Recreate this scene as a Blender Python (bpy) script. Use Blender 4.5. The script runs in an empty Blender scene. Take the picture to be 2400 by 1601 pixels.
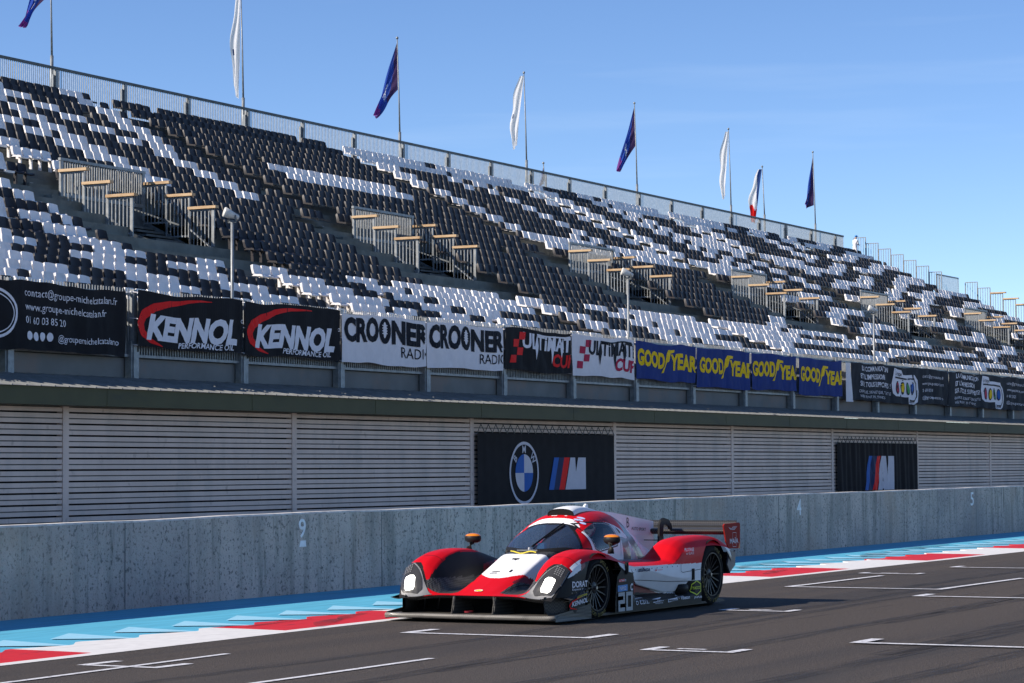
import bpy, bmesh, math, random
from mathutils import Vector, Matrix, noise
R = math.radians
sc = bpy.context.scene
col = sc.collection

# ------------------------------------------------------------------ camera, sky, sun, exposure
CAM = (0.0, 0.0, 1.55)
YAW, PITCH, ROLL = R(28.2531), R(2.8326), 0.006
cam_d = bpy.data.cameras.new('camera'); cam = bpy.data.objects.new('camera', cam_d); col.objects.link(cam)
cam_d.sensor_width = 36.0; cam_d.lens = 90.0; cam_d.clip_start = 0.3; cam_d.clip_end = 6000
cam.location = CAM
d_ = Vector((math.cos(YAW)*math.cos(PITCH), math.sin(YAW)*math.cos(PITCH), math.sin(PITCH)))
r_ = Vector((math.sin(YAW), -math.cos(YAW), 0)); u_ = r_.cross(d_)
rr_ = r_*math.cos(ROLL) - u_*math.sin(ROLL); uu_ = u_*math.cos(ROLL) + r_*math.sin(ROLL)
cam.rotation_euler = Matrix((rr_, uu_, -d_)).transposed().to_euler()
cam_d.dof.use_dof = False
sc.camera = cam
sc.view_settings.view_transform = 'Standard'; sc.view_settings.look = 'None'
sc.view_settings.gamma = 1.0; sc.view_settings.exposure = 0.52

SUN_EL = R(33.0)
sun_dir = Vector((-1.08, 1.10, 0)).normalized()*math.cos(SUN_EL) + Vector((0, 0, math.sin(SUN_EL)))   # towards the sun
world = bpy.data.worlds.new('World'); sc.world = world; world.use_nodes = True
wn = world.node_tree.nodes; wl = world.node_tree.links
bg = wn['Background']; sky = wn.new('ShaderNodeTexSky'); sky.sky_type = 'NISHITA'; sky.sun_disc = False
sky.sun_elevation = SUN_EL
sky.sun_rotation = math.atan2(sun_dir.x, sun_dir.y)
sky.air_density = 0.6; sky.dust_density = 0.0; sky.ozone_density = 1.5; sky.altitude = 200
hs = wn.new('ShaderNodeHueSaturation'); hs.inputs['Saturation'].default_value = 1.15; hs.inputs['Hue'].default_value = .506
# thin high cirrus streaks
wtc = wn.new('ShaderNodeTexCoord'); wmp = wn.new('ShaderNodeMapping'); wmp.inputs['Rotation'].default_value = (0, .5, .9); wmp.inputs['Scale'].default_value = (2, 2, 26)
wnz = wn.new('ShaderNodeTexNoise'); wnz.inputs['Scale'].default_value = 2.2; wnz.inputs['Detail'].default_value = 5
wmr = wn.new('ShaderNodeMapRange'); wmr.inputs[1].default_value = .56; wmr.inputs[2].default_value = .80; wmr.inputs[4].default_value = .09
wmx = wn.new('ShaderNodeMix'); wmx.data_type = 'RGBA'; wmx.inputs[7].default_value = (6.5, 7.2, 7.6, 1)
wl.new(wtc.outputs['Generated'], wmp.inputs[0]); wl.new(wmp.outputs[0], wnz.inputs['Vector']); wl.new(wnz.outputs[0], wmr.inputs[0])
wl.new(sky.outputs[0], hs.inputs['Color']); wl.new(hs.outputs[0], wmx.inputs[6]); wl.new(wmr.outputs[0], wmx.inputs[0])
wl.new(wmx.outputs[2], bg.inputs['Color']); bg.inputs['Strength'].default_value = 0.122
sd = bpy.data.lights.new('sun', 'SUN'); sun = bpy.data.objects.new('sun', sd); col.objects.link(sun)
sd.energy = 4.7; sd.angle = R(0.5); sd.color = (1.0, 0.90, 0.78)
sun.rotation_euler = (-sun_dir).to_track_quat('-Z', 'Y').to_euler(); sun.location = (0, 0, 60)
sc.cycles.max_bounces = 6; sc.cycles.transparent_max_bounces = 12

# ------------------------------------------------------------------ materials
def mat(name, rgb, rough=.6, metal=0.0, spec=.5, noise_amt=0.0, noise_scale=3.0, stretch=(1,1,1), coat=0.0,
        emit=None, es=0.0, bump=0.0, bump_scale=60.0, alpha=1.0, dark=None, obj_coords=True, lo=.35, hi=.65):
    m = bpy.data.materials.new(name); m.use_nodes = True
    nt = m.node_tree; b = nt.nodes['Principled BSDF']
    b.inputs['Base Color'].default_value = (*rgb, 1); b.inputs['Roughness'].default_value = rough
    b.inputs['Metallic'].default_value = metal; b.inputs['Specular IOR Level'].default_value = spec
    b.inputs['Coat Weight'].default_value = coat; b.inputs['Coat Roughness'].default_value = .08
    if alpha < 1: b.inputs['Alpha'].default_value = alpha
    if emit: b.inputs['Emission Color'].default_value = (*emit, 1); b.inputs['Emission Strength'].default_value = es
    if noise_amt or bump:
        mp = nt.nodes.new('ShaderNodeMapping'); mp.inputs['Scale'].default_value = stretch
        if name.endswith('plastic'): tc = nt.nodes.new('ShaderNodeNewGeometry'); nt.links.new(tc.outputs['Position'], mp.inputs[0])
        else: tc = nt.nodes.new('ShaderNodeTexCoord'); nt.links.new(tc.outputs['Object'], mp.inputs[0])
    if noise_amt:
        nz = nt.nodes.new('ShaderNodeTexNoise'); nz.inputs['Scale'].default_value = noise_scale; nz.inputs['Detail'].default_value = 6
        nt.links.new(mp.outputs[0], nz.inputs['Vector'])
        mr = nt.nodes.new('ShaderNodeMapRange'); mr.inputs[1].default_value = lo; mr.inputs[2].default_value = hi
        nt.links.new(nz.outputs[0], mr.inputs[0])
        mx = nt.nodes.new('ShaderNodeMix'); mx.data_type = 'RGBA'
        dk = dark if dark else tuple(c*(1-noise_amt) for c in rgb)
        mx.inputs[6].default_value = (*dk, 1); mx.inputs[7].default_value = (*rgb, 1)
        nt.links.new(mr.outputs[0], mx.inputs[0]); nt.links.new(mx.outputs[2], b.inputs['Base Color'])
    if bump:
        n2 = nt.nodes.new('ShaderNodeTexNoise'); n2.inputs['Scale'].default_value = bump_scale; n2.inputs['Detail'].default_value = 4
        nt.links.new(mp.outputs[0], n2.inputs['Vector'])
        bp = nt.nodes.new('ShaderNodeBump'); bp.inputs['Strength'].default_value = bump; bp.inputs['Distance'].default_value = .02
        nt.links.new(n2.outputs[0], bp.inputs['Height']); nt.links.new(bp.outputs[0], b.inputs['Normal'])
    return m

def layered(m, layers):
    """adds noise layers (scale, stretch, lo, hi, colour, strength) over a material's base colour: stains, rubber, streaks"""
    nt = m.node_tree; b = nt.nodes['Principled BSDF']
    src = b.inputs['Base Color'].links[0].from_socket if b.inputs['Base Color'].links else None
    base = tuple(b.inputs['Base Color'].default_value)
    for scale, stretch, lo, hi, c, k in layers:
        tc = nt.nodes.new('ShaderNodeTexCoord'); mp = nt.nodes.new('ShaderNodeMapping'); mp.inputs['Scale'].default_value = stretch
        mp.inputs['Location'].default_value = (scale*1.7, lo*31, k*5)
        nz = nt.nodes.new('ShaderNodeTexNoise'); nz.inputs['Scale'].default_value = scale; nz.inputs['Detail'].default_value = 7
        nz.inputs['Roughness'].default_value = .6
        if m.name.endswith('plastic'):
            tc = nt.nodes.new('ShaderNodeNewGeometry'); nt.links.new(tc.outputs['Position'], mp.inputs[0])
        else: nt.links.new(tc.outputs['Object'], mp.inputs[0])
        nt.links.new(mp.outputs[0], nz.inputs['Vector'])
        mr = nt.nodes.new('ShaderNodeMapRange'); mr.inputs[1].default_value = lo; mr.inputs[2].default_value = hi
        mr.inputs[3].default_value = 0; mr.inputs[4].default_value = k
        nt.links.new(nz.outputs[0], mr.inputs[0])
        mx = nt.nodes.new('ShaderNodeMix'); mx.data_type = 'RGBA'
        if src: nt.links.new(src, mx.inputs[6])
        else: mx.inputs[6].default_value = base
        mx.inputs[7].default_value = (*c, 1)
        nt.links.new(mr.outputs[0], mx.inputs[0]); src = mx.outputs[2]
    nt.links.new(src, b.inputs['Base Color'])
    return m

M = {}
M['asphalt'] = layered(mat('asphalt', (.099,.078,.063), .88, spec=.3, noise_amt=.6, noise_scale=38, bump=.9, bump_scale=70),
    [(120, (1,1,1), .57, .66, (.30,.28,.25), .7), (70, (1,1,1), .56, .64, (.03,.03,.03), .6),
     (.55, (.055,1,1), .52, .66, (.035,.033,.034), .62), (1.5, (.04,1,1), .56, .66, (.03,.03,.032), .55),
     (.12, (1,1,1), .45, .7, (.07,.062,.056), .5)])
M['concrete_ground'] = mat('concrete_ground', (.30,.29,.27), .9, noise_amt=.3, noise_scale=2)
M['grass'] = mat('grass', (.07,.10,.03), .95, noise_amt=.4, noise_scale=3)
M['blue'] = layered(mat('blue_paint', (.10,.44,.62), .75, spec=.3, noise_amt=.16, noise_scale=2.5, stretch=(.3,3,1)),
    [(5, (.25,1.6,1), .52, .72, (.05,.24,.38), .45), (40, (1,1,1), .62, .7, (.30,.36,.38), .3)])
M['sunlit_blue'] = layered(mat('sunlit_blue_paint', (.30,.60,.76), .75, spec=.3, noise_amt=.08, noise_scale=9), [(9, (.4,1.6,1), .6, .75, (.12,.3,.42), .35)])  # paler blue paints in the sunlight on the kerb wedge faces
M['white_paint'] = layered(mat('white_paint', (.74,.73,.71), .7, spec=.3, noise_amt=.1, noise_scale=8), [(6, (.3,1.5,1), .58, .75, (.38,.36,.34), .35)])
M['red_paint'] = layered(mat('red_paint', (.62,.015,.02), .65, spec=.3, noise_amt=.12, noise_scale=6), [(4, (.35,1.8,1), .60, .68, (.10,.012,.02), .75), (11,(.8,1.6,1),.68,.73,(.7,.3,.25),.5)])
M['line_paint'] = mat('worn_line_paint', (.66,.66,.68), .7, noise_amt=.45, noise_scale=24, stretch=(.8,.8,1), lo=.36, hi=.46)
M['wall'] = layered(mat('wall_concrete', (.64,.55,.47), .92, spec=.2, noise_amt=.2, noise_scale=1.1, bump=.9, bump_scale=22),
    [(1.7, (2.6,1,.22), .48, .66, (.25,.24,.20), .7), (4.5, (2.2,1,.10), .60, .70, (.16,.155,.13), .6), (.35, (1,1,1.5), .46, .62, (.36,.33,.31), .6), (24, (1,1,.9), .55, .63, (.13,.13,.12), .85),
     (60, (1,1,1), .58, .66, (.10,.10,.10), .6), (5, (1.6,1,.16), .60, .70, (.15,.15,.125), .75), (.5, (1,1,.6), .55, .7, (.46,.34,.25), .6), (.9, (1,1,.5), .52, .66, (.36,.33,.29), .5)])
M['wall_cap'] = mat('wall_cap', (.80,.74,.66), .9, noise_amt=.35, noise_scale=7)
M['steel'] = mat('galvanised_steel', (.30,.32,.33), .5, .35, noise_amt=.3, noise_scale=6)
M['steel_dark_and_slot_shade'] = mat('weathered_steel_and_slot_shade', (.13,.145,.15), .6, .2, noise_amt=.35, noise_scale=4)
M['terrace'] = layered(mat('terrace_concrete', (.20,.215,.20), .85, spec=.25, noise_amt=.25, noise_scale=2), [(1.2, (1,1,1), .5, .7, (.10,.11,.10), .6), (20,(1,1,1),.66,.72,(.35,.36,.33),.4)])
M['kick'] = layered(mat('kick_board', (.22,.22,.21), .8, noise_amt=.2, noise_scale=1), [(.5,(1,1,1),.5,.6,(.26,.20,.165),.6)])
M['roof'] = layered(mat('roof_sheet', (.24,.25,.25), .7, spec=.2, noise_amt=.25, noise_scale=2), [(3,(.6,1,1),.5,.7,(.15,.155,.15),.5)])
M['fascia'] = layered(mat('green_fascia', (.060,.066,.026), .7, noise_amt=.15, noise_scale=1.5), [(1.3,(.3,1,1.5),.55,.7,(.022,.03,.024),.6)])
M['cladding'] = layered(mat('ribbed_cladding', (.66,.55,.49), .6, .1, noise_amt=.12, noise_scale=1.3, stretch=(1.4,1,.5)),
    [(3, (1.2,1,.9), .60, .72, (.22,.17,.14), .5), (.7,(1,1,.4),.5,.7,(.34,.325,.31),.6)])
M['seat_white'] = layered(mat('white_plastic', (.90,.86,.84), .45, spec=.4, noise_amt=.12, noise_scale=2.2), [(1.1,(1,1,1),.55,.72,(.62,.57,.52),.55)])
M['seat_black'] = layered(mat('black_plastic', (.022,.020,.024), .5, spec=.35, noise_amt=.2, noise_scale=3), [(.3,(1,1,1),.45,.7,(.042,.033,.033),.7)])
M['wood'] = layered(mat('pine_wood', (.62,.44,.26), .8, noise_amt=.2, noise_scale=2, stretch=(1,1,5)), [(1.4,(.7,.7,4),.52,.68,(.30,.16,.06),.6)])
M['black_bnr_slot'] = mat('black_vinyl_and_slot_shade', (.018,.018,.021), .75, spec=.12, noise_amt=.2, noise_scale=3)
M['bnr_grey'] = mat('dark_grey_banner_vinyl', (.030,.034,.042), .75, spec=.12, noise_amt=.2, noise_scale=3)
M['bnr_white'] = mat('white_banner_mesh', (.85,.80,.80), .7, spec=.08, noise_amt=.06, noise_scale=4)
M['bnr_blue'] = mat('blue_banner_vinyl', (.026,.052,.22), .75, spec=.12, noise_amt=.15, noise_scale=2)
M['p_white'] = mat('white_print', (.85,.82,.85), .6, spec=.08, noise_amt=.06, noise_scale=6)
M['p_black'] = mat('black_print', (.010,.012,.020), .6, spec=.08, noise_amt=.1, noise_scale=6)
M['p_red'] = mat('red_print', (.85,.02,.02), .6, spec=.08, noise_amt=.06, noise_scale=6)
M['p_crimson'] = mat('crimson_print', (.50,.02,.07), .6, spec=.08, noise_amt=.06, noise_scale=6)
M['p_yellow'] = mat('yellow_print', (.95,.62,.01), .6, spec=.08, noise_amt=.1, noise_scale=6)
M['p_blue'] = mat('blue_print', (.03,.13,.45), .6, spec=.08, noise_amt=.06, noise_scale=6)
M['p_skyblue'] = mat('sky_blue_print', (.05,.28,.62), .6, spec=.08, noise_amt=.06, noise_scale=6)
M['p_navy'] = mat('navy_print', (.02,.035,.10), .6, spec=.08, noise_amt=.06, noise_scale=6)
M['p_green'] = mat('green_print', (.06,.32,.08), .6, spec=.08, noise_amt=.06, noise_scale=6)
M['p_grey'] = mat('grey_print', (.33,.34,.36), .6, spec=.08, noise_amt=.06, noise_scale=6)
M['p_wallnum'] = mat('stencil_paint', (.95,.95,.93), .8, spec=.1, noise_amt=.15, noise_scale=12)
M['bmw_white'] = mat('pale_blue_print', (.60,.60,.66), .6, spec=.08, noise_amt=.06, noise_scale=6)
M['fl_white'] = mat('white_flag_cloth', (.92,.91,.92), .8, noise_amt=.05, noise_scale=3)
M['fl_navy'] = mat('navy_flag_cloth', (.04,.09,.38), .8, noise_amt=.25, noise_scale=1.5)
M['fl_purple'] = mat('purple_flag_cloth', (.22,.07,.28), .8, noise_amt=.2, noise_scale=2)
M['fl_plum'] = mat('plum_flag_cloth', (.07,.04,.11), .8, noise_amt=.2, noise_scale=2)
M['fl_red'] = mat('red_flag_cloth', (.75,.02,.02), .8, noise_amt=.05, noise_scale=3)
M['fl_blue'] = mat('blue_flag_cloth', (.03,.07,.22), .8, noise_amt=.05, noise_scale=3)
for k in ('fl_white', 'fl_navy', 'fl_purple', 'fl_plum', 'fl_red', 'fl_blue'):      # thin cloth lets some light through
    nt = M[k].node_tree; pb = nt.nodes['Principled BSDF']; tr_ = nt.nodes.new('ShaderNodeBsdfTranslucent'); ms = nt.nodes.new('ShaderNodeMixShader')
    ms.inputs[0].default_value = .55; c4 = pb.inputs['Base Color'].default_value; tr_.inputs[0].default_value = (min(1, c4[0]*1.25), min(1, c4[1]*1.25), min(1, c4[2]*1.35), 1)
    pb.inputs['Specular IOR Level'].default_value = .1
    nt.links.new(pb.outputs[0], ms.inputs[1]); nt.links.new(tr_.outputs[0], ms.inputs[2]); nt.links.new(ms.outputs[0], nt.nodes['Material Output'].inputs[0])
M['horn'] = mat('cream_plastic', (.70,.68,.62), .4, noise_amt=.05, noise_scale=5)
M['skin'] = mat('skin', (.45,.24,.16), .6, noise_amt=.08, noise_scale=9)
M['cl_white'] = mat('white_clothes', (.78,.78,.80), .8, noise_amt=.05, noise_scale=9)
M['cl_blue'] = mat('blue_clothes', (.04,.22,.55), .8, noise_amt=.1, noise_scale=9)
M['cl_dark'] = mat('dark_clothes', (.03,.03,.04), .8, noise_amt=.1, noise_scale=9)

# ------------------------------------------------------------------ helpers
def tag(o, label=None, cat=None, group=None, kind=None):
    if label: o['label'] = label
    if cat: o['category'] = cat
    if group: o['group'] = group
    if kind: o['kind'] = kind
    return o

def thing(name, label, cat, loc=(0,0,0), rz=0.0, group=None):
    o = bpy.data.objects.new(name, None); col.objects.link(o); o.location = loc; o.rotation_euler = (0,0,rz)
    o.empty_display_size = .2
    return tag(o, label, cat, group)

class MB:
    """collects faces of one part"""
    def __init__(s): s.v = []; s.f = []; s.m = []
    def add(s, vs, fs, mi=0):
        n = len(s.v); s.v += [tuple(p) for p in vs]
        for f in fs: s.f.append(tuple(i+n for i in f)); s.m.append(mi)
    def box(s, x0,x1,y0,y1,z0,z1, mi=0):
        v = [(x0,y0,z0),(x1,y0,z0),(x1,y1,z0),(x0,y1,z0),(x0,y0,z1),(x1,y0,z1),(x1,y1,z1),(x0,y1,z1)]
        s.add(v, [(0,3,2,1),(4,5,6,7),(0,1,5,4),(1,2,6,5),(2,3,7,6),(3,0,4,7)], mi)
    def bar(s, a, b, w, h=None, mi=0, up=(0,0,1)):
        h = h or w; a = Vector(a); b = Vector(b); d = (b-a).normalized(); up = Vector(up)
        if abs(d.dot(up)) > .99: up = Vector((1,0,0))
        sd_ = d.cross(up).normalized(); u2 = sd_.cross(d)
        v = []
        for p in (a, b):
            for i, j in ((-1,-1),(1,-1),(1,1),(-1,1)): v.append(p + sd_*i*w/2 + u2*j*h/2)
        s.add(v, [(0,1,2,3),(7,6,5,4),(0,4,5,1),(1,5,6,2),(2,6,7,3),(3,7,4,0)], mi)
    def tube(s, pts, rad, n=10, mi=0, cap=True, squash=1.0):
        pts = [Vector(p) for p in pts]; rad = rad if isinstance(rad, (list, tuple)) else [rad]*len(pts)
        rings = []; ref = Vector((0,0,1))
        for i, p in enumerate(pts):
            d = (pts[min(i+1, len(pts)-1)] - pts[max(i-1, 0)]).normalized()
            rf = ref if abs(d.dot(ref)) < .95 else Vector((1,0,0))
            a = d.cross(rf).normalized(); b = a.cross(d)
            rings.append([p + (a*math.cos(2*math.pi*k/n) + b*math.sin(2*math.pi*k/n)*squash)*rad[i] for k in range(n)])
        v = [q for r in rings for q in r]; f = []
        for i in range(len(rings)-1):
            for k in range(n):
                f.append((i*n+k, i*n+(k+1)%n, (i+1)*n+(k+1)%n, (i+1)*n+k))
        if cap: f.append(tuple(range(n))[::-1]); f.append(tuple((len(rings)-1)*n+k for k in range(n)))
        s.add(v, f, mi)
    def prism(s, poly, axis, a, b, mi=0):
        """poly: 2-D outline; axis 'y': (x,z) outline extruded in y"""
        n = len(poly)
        def P(p, t): return {'x': (t,p[0],p[1]), 'y': (p[0],t,p[1]), 'z': (p[0],p[1],t)}[axis]
        v = [P(p, a) for p in poly] + [P(p, b) for p in poly]
        f = [tuple(range(n)), tuple(range(2*n-1, n-1, -1))] + [(i, i+n, (i+1)%n+n, (i+1)%n) for i in range(n)]
        s.add(v, f, mi)
    def grid(s, fn, nu, nv, mi=0, mfn=None, skip=None):
        n = len(s.v)
        for i in range(nu+1):
            for j in range(nv+1): s.v.append(tuple(fn(i/nu, j/nv)))
        for i in range(nu):
            for j in range(nv):
                if skip and skip((i+.5)/nu, (j+.5)/nv): continue
                a = n+i*(nv+1)+j
                s.f.append((a, a+nv+1, a+nv+2, a+1)); s.m.append(mfn((i+.5)/nu, (j+.5)/nv) if mfn else mi)
    def lathe(s, prof, n=48, mi=0, axis='y', c=(0,0,0)):
        """prof: [(axial, radius)] spun about an axis through c"""
        k = len(prof); v = []
        for i in range(n):
            t = 2*math.pi*i/n
            for (a, r) in prof:
                if axis == 'y': v.append((c[0]+r*math.cos(t), c[1]+a, c[2]+r*math.sin(t)))
                elif axis == 'x': v.append((c[0]+a, c[1]+r*math.cos(t), c[2]+r*math.sin(t)))
                else: v.append((c[0]+r*math.cos(t), c[1]+r*math.sin(t), c[2]+a))
        f = [(i*k+j, ((i+1)%n)*k+j, ((i+1)%n)*k+j+1, i*k+j+1) for i in range(n) for j in range(k-1)]
        s.add(v, f, mi)
    def sphere(s, c, r, n=16, mi=0, sc_=(1,1,1)):
        prof = [(-math.cos(math.pi*i/n)*r, math.sin(math.pi*i/n)*r) for i in range(n+1)]
        m0 = len(s.v); s.lathe(prof, n*2, mi, 'z', (0,0,0))
        for i in range(m0, len(s.v)):
            p = s.v[i]; s.v[i] = (c[0]+p[0]*sc_[0], c[1]+p[1]*sc_[1], c[2]+p[2]*sc_[2])
    def build(s, name, mats, parent=None, smooth=False, fix=False, angle=None):
        me = bpy.data.meshes.new(name); me.from_pydata(s.v, [], s.f)
        mats = mats if isinstance(mats, (list, tuple)) else [mats]
        for m in mats: me.materials.append(m)
        me.polygons.foreach_set('material_index', s.m)
        if smooth: me.polygons.foreach_set('use_smooth', [True]*len(me.polygons))
        me.update()
        if fix:
            bm = bmesh.new(); bm.from_mesh(me); bmesh.ops.remove_doubles(bm, verts=bm.verts, dist=1e-5)
            bmesh.ops.recalc_face_normals(bm, faces=bm.faces); bm.to_mesh(me); bm.free()
        if angle: 
            try: me.set_sharp_from_angle(angle=R(angle))
            except Exception: pass
        o = bpy.data.objects.new(name, me); col.objects.link(o)
        if parent: o.parent = parent
        return o

_tc = {}
def text2d(s, bold=0.0, sub=0.06):
    """outline letters as a flat triangulated mesh, height 1 for capitals, origin at the left of the base line"""
    key = (s, bold, sub)
    if key in _tc: return _tc[key]
    cu = bpy.data.curves.new('t', 'FONT'); cu.body = s; cu.size = 1.0; cu.offset = bold; cu.resolution_u = 3
    ob = bpy.data.objects.new('t', cu); col.objects.link(ob)
    dg = bpy.context.evaluated_depsgraph_get(); me = bpy.data.meshes.new_from_object(ob.evaluated_get(dg))
    bpy.data.objects.remove(ob); bpy.data.curves.remove(cu)
    bm = bmesh.new(); bm.from_mesh(me); bpy.data.meshes.remove(me)
    bmesh.ops.triangulate(bm, faces=bm.faces)
    for _ in range(3):
        if not sub: break
        es = [e for e in bm.edges if e.calc_length() > sub*2.2]
        if not es: break
        bmesh.ops.subdivide_edges(bm, edges=es, cuts=1); bmesh.ops.triangulate(bm, faces=bm.faces)
    vs = [(v.co.x, v.co.y) for v in bm.verts]
    fs = [tuple(v.index for v in f.verts) for f in bm.faces]
    bm.free()
    if vs:
        x0 = min(v[0] for v in vs); x1 = max(v[0] for v in vs)
        k = 1/.72
        vs = [((x-x0)*k, y*k) for x, y in vs]; w = (x1-x0)*k
    else: w = 0
    _tc[key] = (vs, fs, w); return _tc[key]

def put_text(mb, s, fn, x0, z0, w, h, mi=0, bold=0.02, shear=0.0, sub=0.06, clip=None, arc=0.0):
    """letters fitted to a box x0..x0+w, z0..z0+h, mapped by fn(x, z) -> point"""
    vs, fs, tw = text2d(s, bold, sub)
    if not fs: return
    pts = []
    for x, y in vs:
        X = x0 + (x/tw)*w + shear*y*h; pts.append((X, z0 + y*h))
    if clip is not None: fs = [f for f in fs if all(pts[i][0] <= clip for i in f)]
    mb.add([fn(*p) for p in pts], fs, mi)

def put_poly(mb, poly, fn, mi=0, sub=.15):
    bm = bmesh.new(); vs = [bm.verts.new((p[0], p[1], 0)) for p in poly]; bm.faces.new(vs)
    bmesh.ops.triangulate(bm, faces=bm.faces)
    for _ in range(4):
        es = [e for e in bm.edges if e.calc_length() > sub*1.5]
        if not es: break
        bmesh.ops.subdivide_edges(bm, edges=es, cuts=1); bmesh.ops.triangulate(bm, faces=bm.faces)
    bm.verts.index_update()
    mb.add([fn(v.co.x, v.co.y) for v in bm.verts], [tuple(v.index for v in f.verts) for f in bm.faces], mi); bm.free()

def ellipse(cx, cz, rx, rz, n=32, a0=0, a1=360): return [(cx+rx*math.cos(R(a0+(a1-a0)*i/n)), cz+rz*math.sin(R(a0+(a1-a0)*i/n))) for i in range(n + (0 if a1-a0 == 360 else 1))]

def ring(mb, cx, cz, rx, rz, t, fn, mi=0, n=40, a0=0, a1=360):
    v = []; 
    for i in range(n+1):
        a = R(a0+(a1-a0)*i/n); v += [fn(cx+rx*math.cos(a), cz+rz*math.sin(a)), fn(cx+(rx-t)*math.cos(a), cz+(rz-t)*math.sin(a))]
    mb.add(v, [(2*i, 2*i+1, 2*i+3, 2*i+2) for i in range(n)], mi)

def stroke(mb, pts, t, fn, mi=0):
    """polyline of width t (a list tapers it)"""
    t = t if isinstance(t, (list, tuple)) else [t]*len(pts)
    if len(pts) < 12:
        P2, T2 = [], []
        for (p, q), (ta, tb) in zip(zip(pts, pts[1:]), zip(t, t[1:])):
            for k in range(6): P2.append((p[0]+(q[0]-p[0])*k/6, p[1]+(q[1]-p[1])*k/6)); T2.append(ta+(tb-ta)*k/6)
        pts = P2+[pts[-1]]; t = T2+[t[-1]]
    n = len(pts); v = []
    for i, p in enumerate(pts):
        q0 = pts[max(i-1,0)]; q1 = pts[min(i+1,n-1)]; dx = q1[0]-q0[0]; dz = q1[1]-q0[1]; L = math.hypot(dx,dz) or 1
        nx, nz = -dz/L*t[i]/2, dx/L*t[i]/2
        v += [fn(p[0]+nx, p[1]+nz), fn(p[0]-nx, p[1]-nz)]
    mb.add(v, [(2*i, 2*i+1, 2*i+3, 2*i+2) for i in range(n-1)], mi)

def interp(x, tab):
    if x <= tab[0][0]: return tab[0][1]
    for (a, b), (c, d) in zip(tab, tab[1:]):
        if x <= c: return b + (d-b)*(x-a)/(c-a)
    return tab[-1][1]

def smooth_interp(x, tab):
    """Catmull-Rom through the table"""
    n = len(tab)
    if x <= tab[0][0]: return tab[0][1]
    if x >= tab[-1][0]: return tab[-1][1]
    for i in range(n-1):
        if x <= tab[i+1][0]:
            x0, y0 = tab[i]; x1, y1 = tab[i+1]; h = x1-x0; t = (x-x0)/h
            def sl(k):
                if k <= 0 or k >= n-1:
                    k0 = max(0, min(k, n-2)); return (tab[k0+1][1]-tab[k0][1])/(tab[k0+1][0]-tab[k0][0])
                s0 = (tab[k][1]-tab[k-1][1])/(tab[k][0]-tab[k-1][0]); s1 = (tab[k+1][1]-tab[k][1])/(tab[k+1][0]-tab[k][0])
                return 0 if s0*s1 <= 0 else 2*s0*s1/(s0+s1)
            m0, m1 = sl(i)*h, sl(i+1)*h
            return (2*t**3-3*t*t+1)*y0 + (t**3-2*t*t+t)*m0 + (-2*t**3+3*t*t)*y1 + (t**3-t*t)*m1

def pip(x, y, poly):
    c = False; n = len(poly); j = n-1
    for i in range(n):
        xi, yi = poly[i]; xj, yj = poly[j]
        if (yi > y) != (yj > y) and x < (xj-xi)*(y-yi)/(yj-yi)+xi: c = not c
        j = i
    return c
# ------------------------------------------------------------------ track surface
EDGE = [(-60,13.0),(10,13.15),(16,13.29),(22.5,13.53),(31.5,13.69),(44.5,13.72),(120,13.9),(400,14.2)]
WALLY = [(-60,16.6),(10,17.1),(21,17.36),(30,17.63),(41,17.66),(59,17.97),(120,18.7),(400,20)]
WALLZ = [(-60,.97),(21.5,.985),(24,.992),(27,1.012),(30,1.008),(38.6,1.042),(47,1.05),(58,1.062),(120,1.08),(400,1.08)]
def edge(x): return smooth_interp(x, EDGE)
def wally(x): return smooth_interp(x, WALLY)
def wallz(x): return smooth_interp(x, WALLZ)

def strip(name, x0, x1, step, lo, hi, z, m, kind='structure', label=None):
    mb = MB(); n = int((x1-x0)/step)
    for i in range(n+1):
        x = x0+(x1-x0)*i/n; mb.v += [(x, lo(x), z), (x, hi(x), z)]
    for i in range(n): mb.f.append((2*i, 2*i+2, 2*i+3, 2*i+1)); mb.m.append(0)
    o = mb.build(name, m); tag(o, label, None, None, kind); return o

g = MB(); g.grid(lambda a, b: (-1500+4000*a, -1500+4000*b, -.03), 8, 8); tag(g.build('ground', M['grass']), kind='structure')
strip('track_asphalt', -60, 400, 10, lambda x: -60, lambda x: edge(x)+.02, 0.0, M['asphalt'])
strip('painted_runoff', -60, 400, 1.0, lambda x: edge(x)+.02, lambda x: wally(x)+.02, -.004, M['blue'])
strip('service_lane', -60, 400, 10, lambda x: wally(x)+.2, lambda x: 37.2, -.008, M['concrete_ground'])

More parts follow.
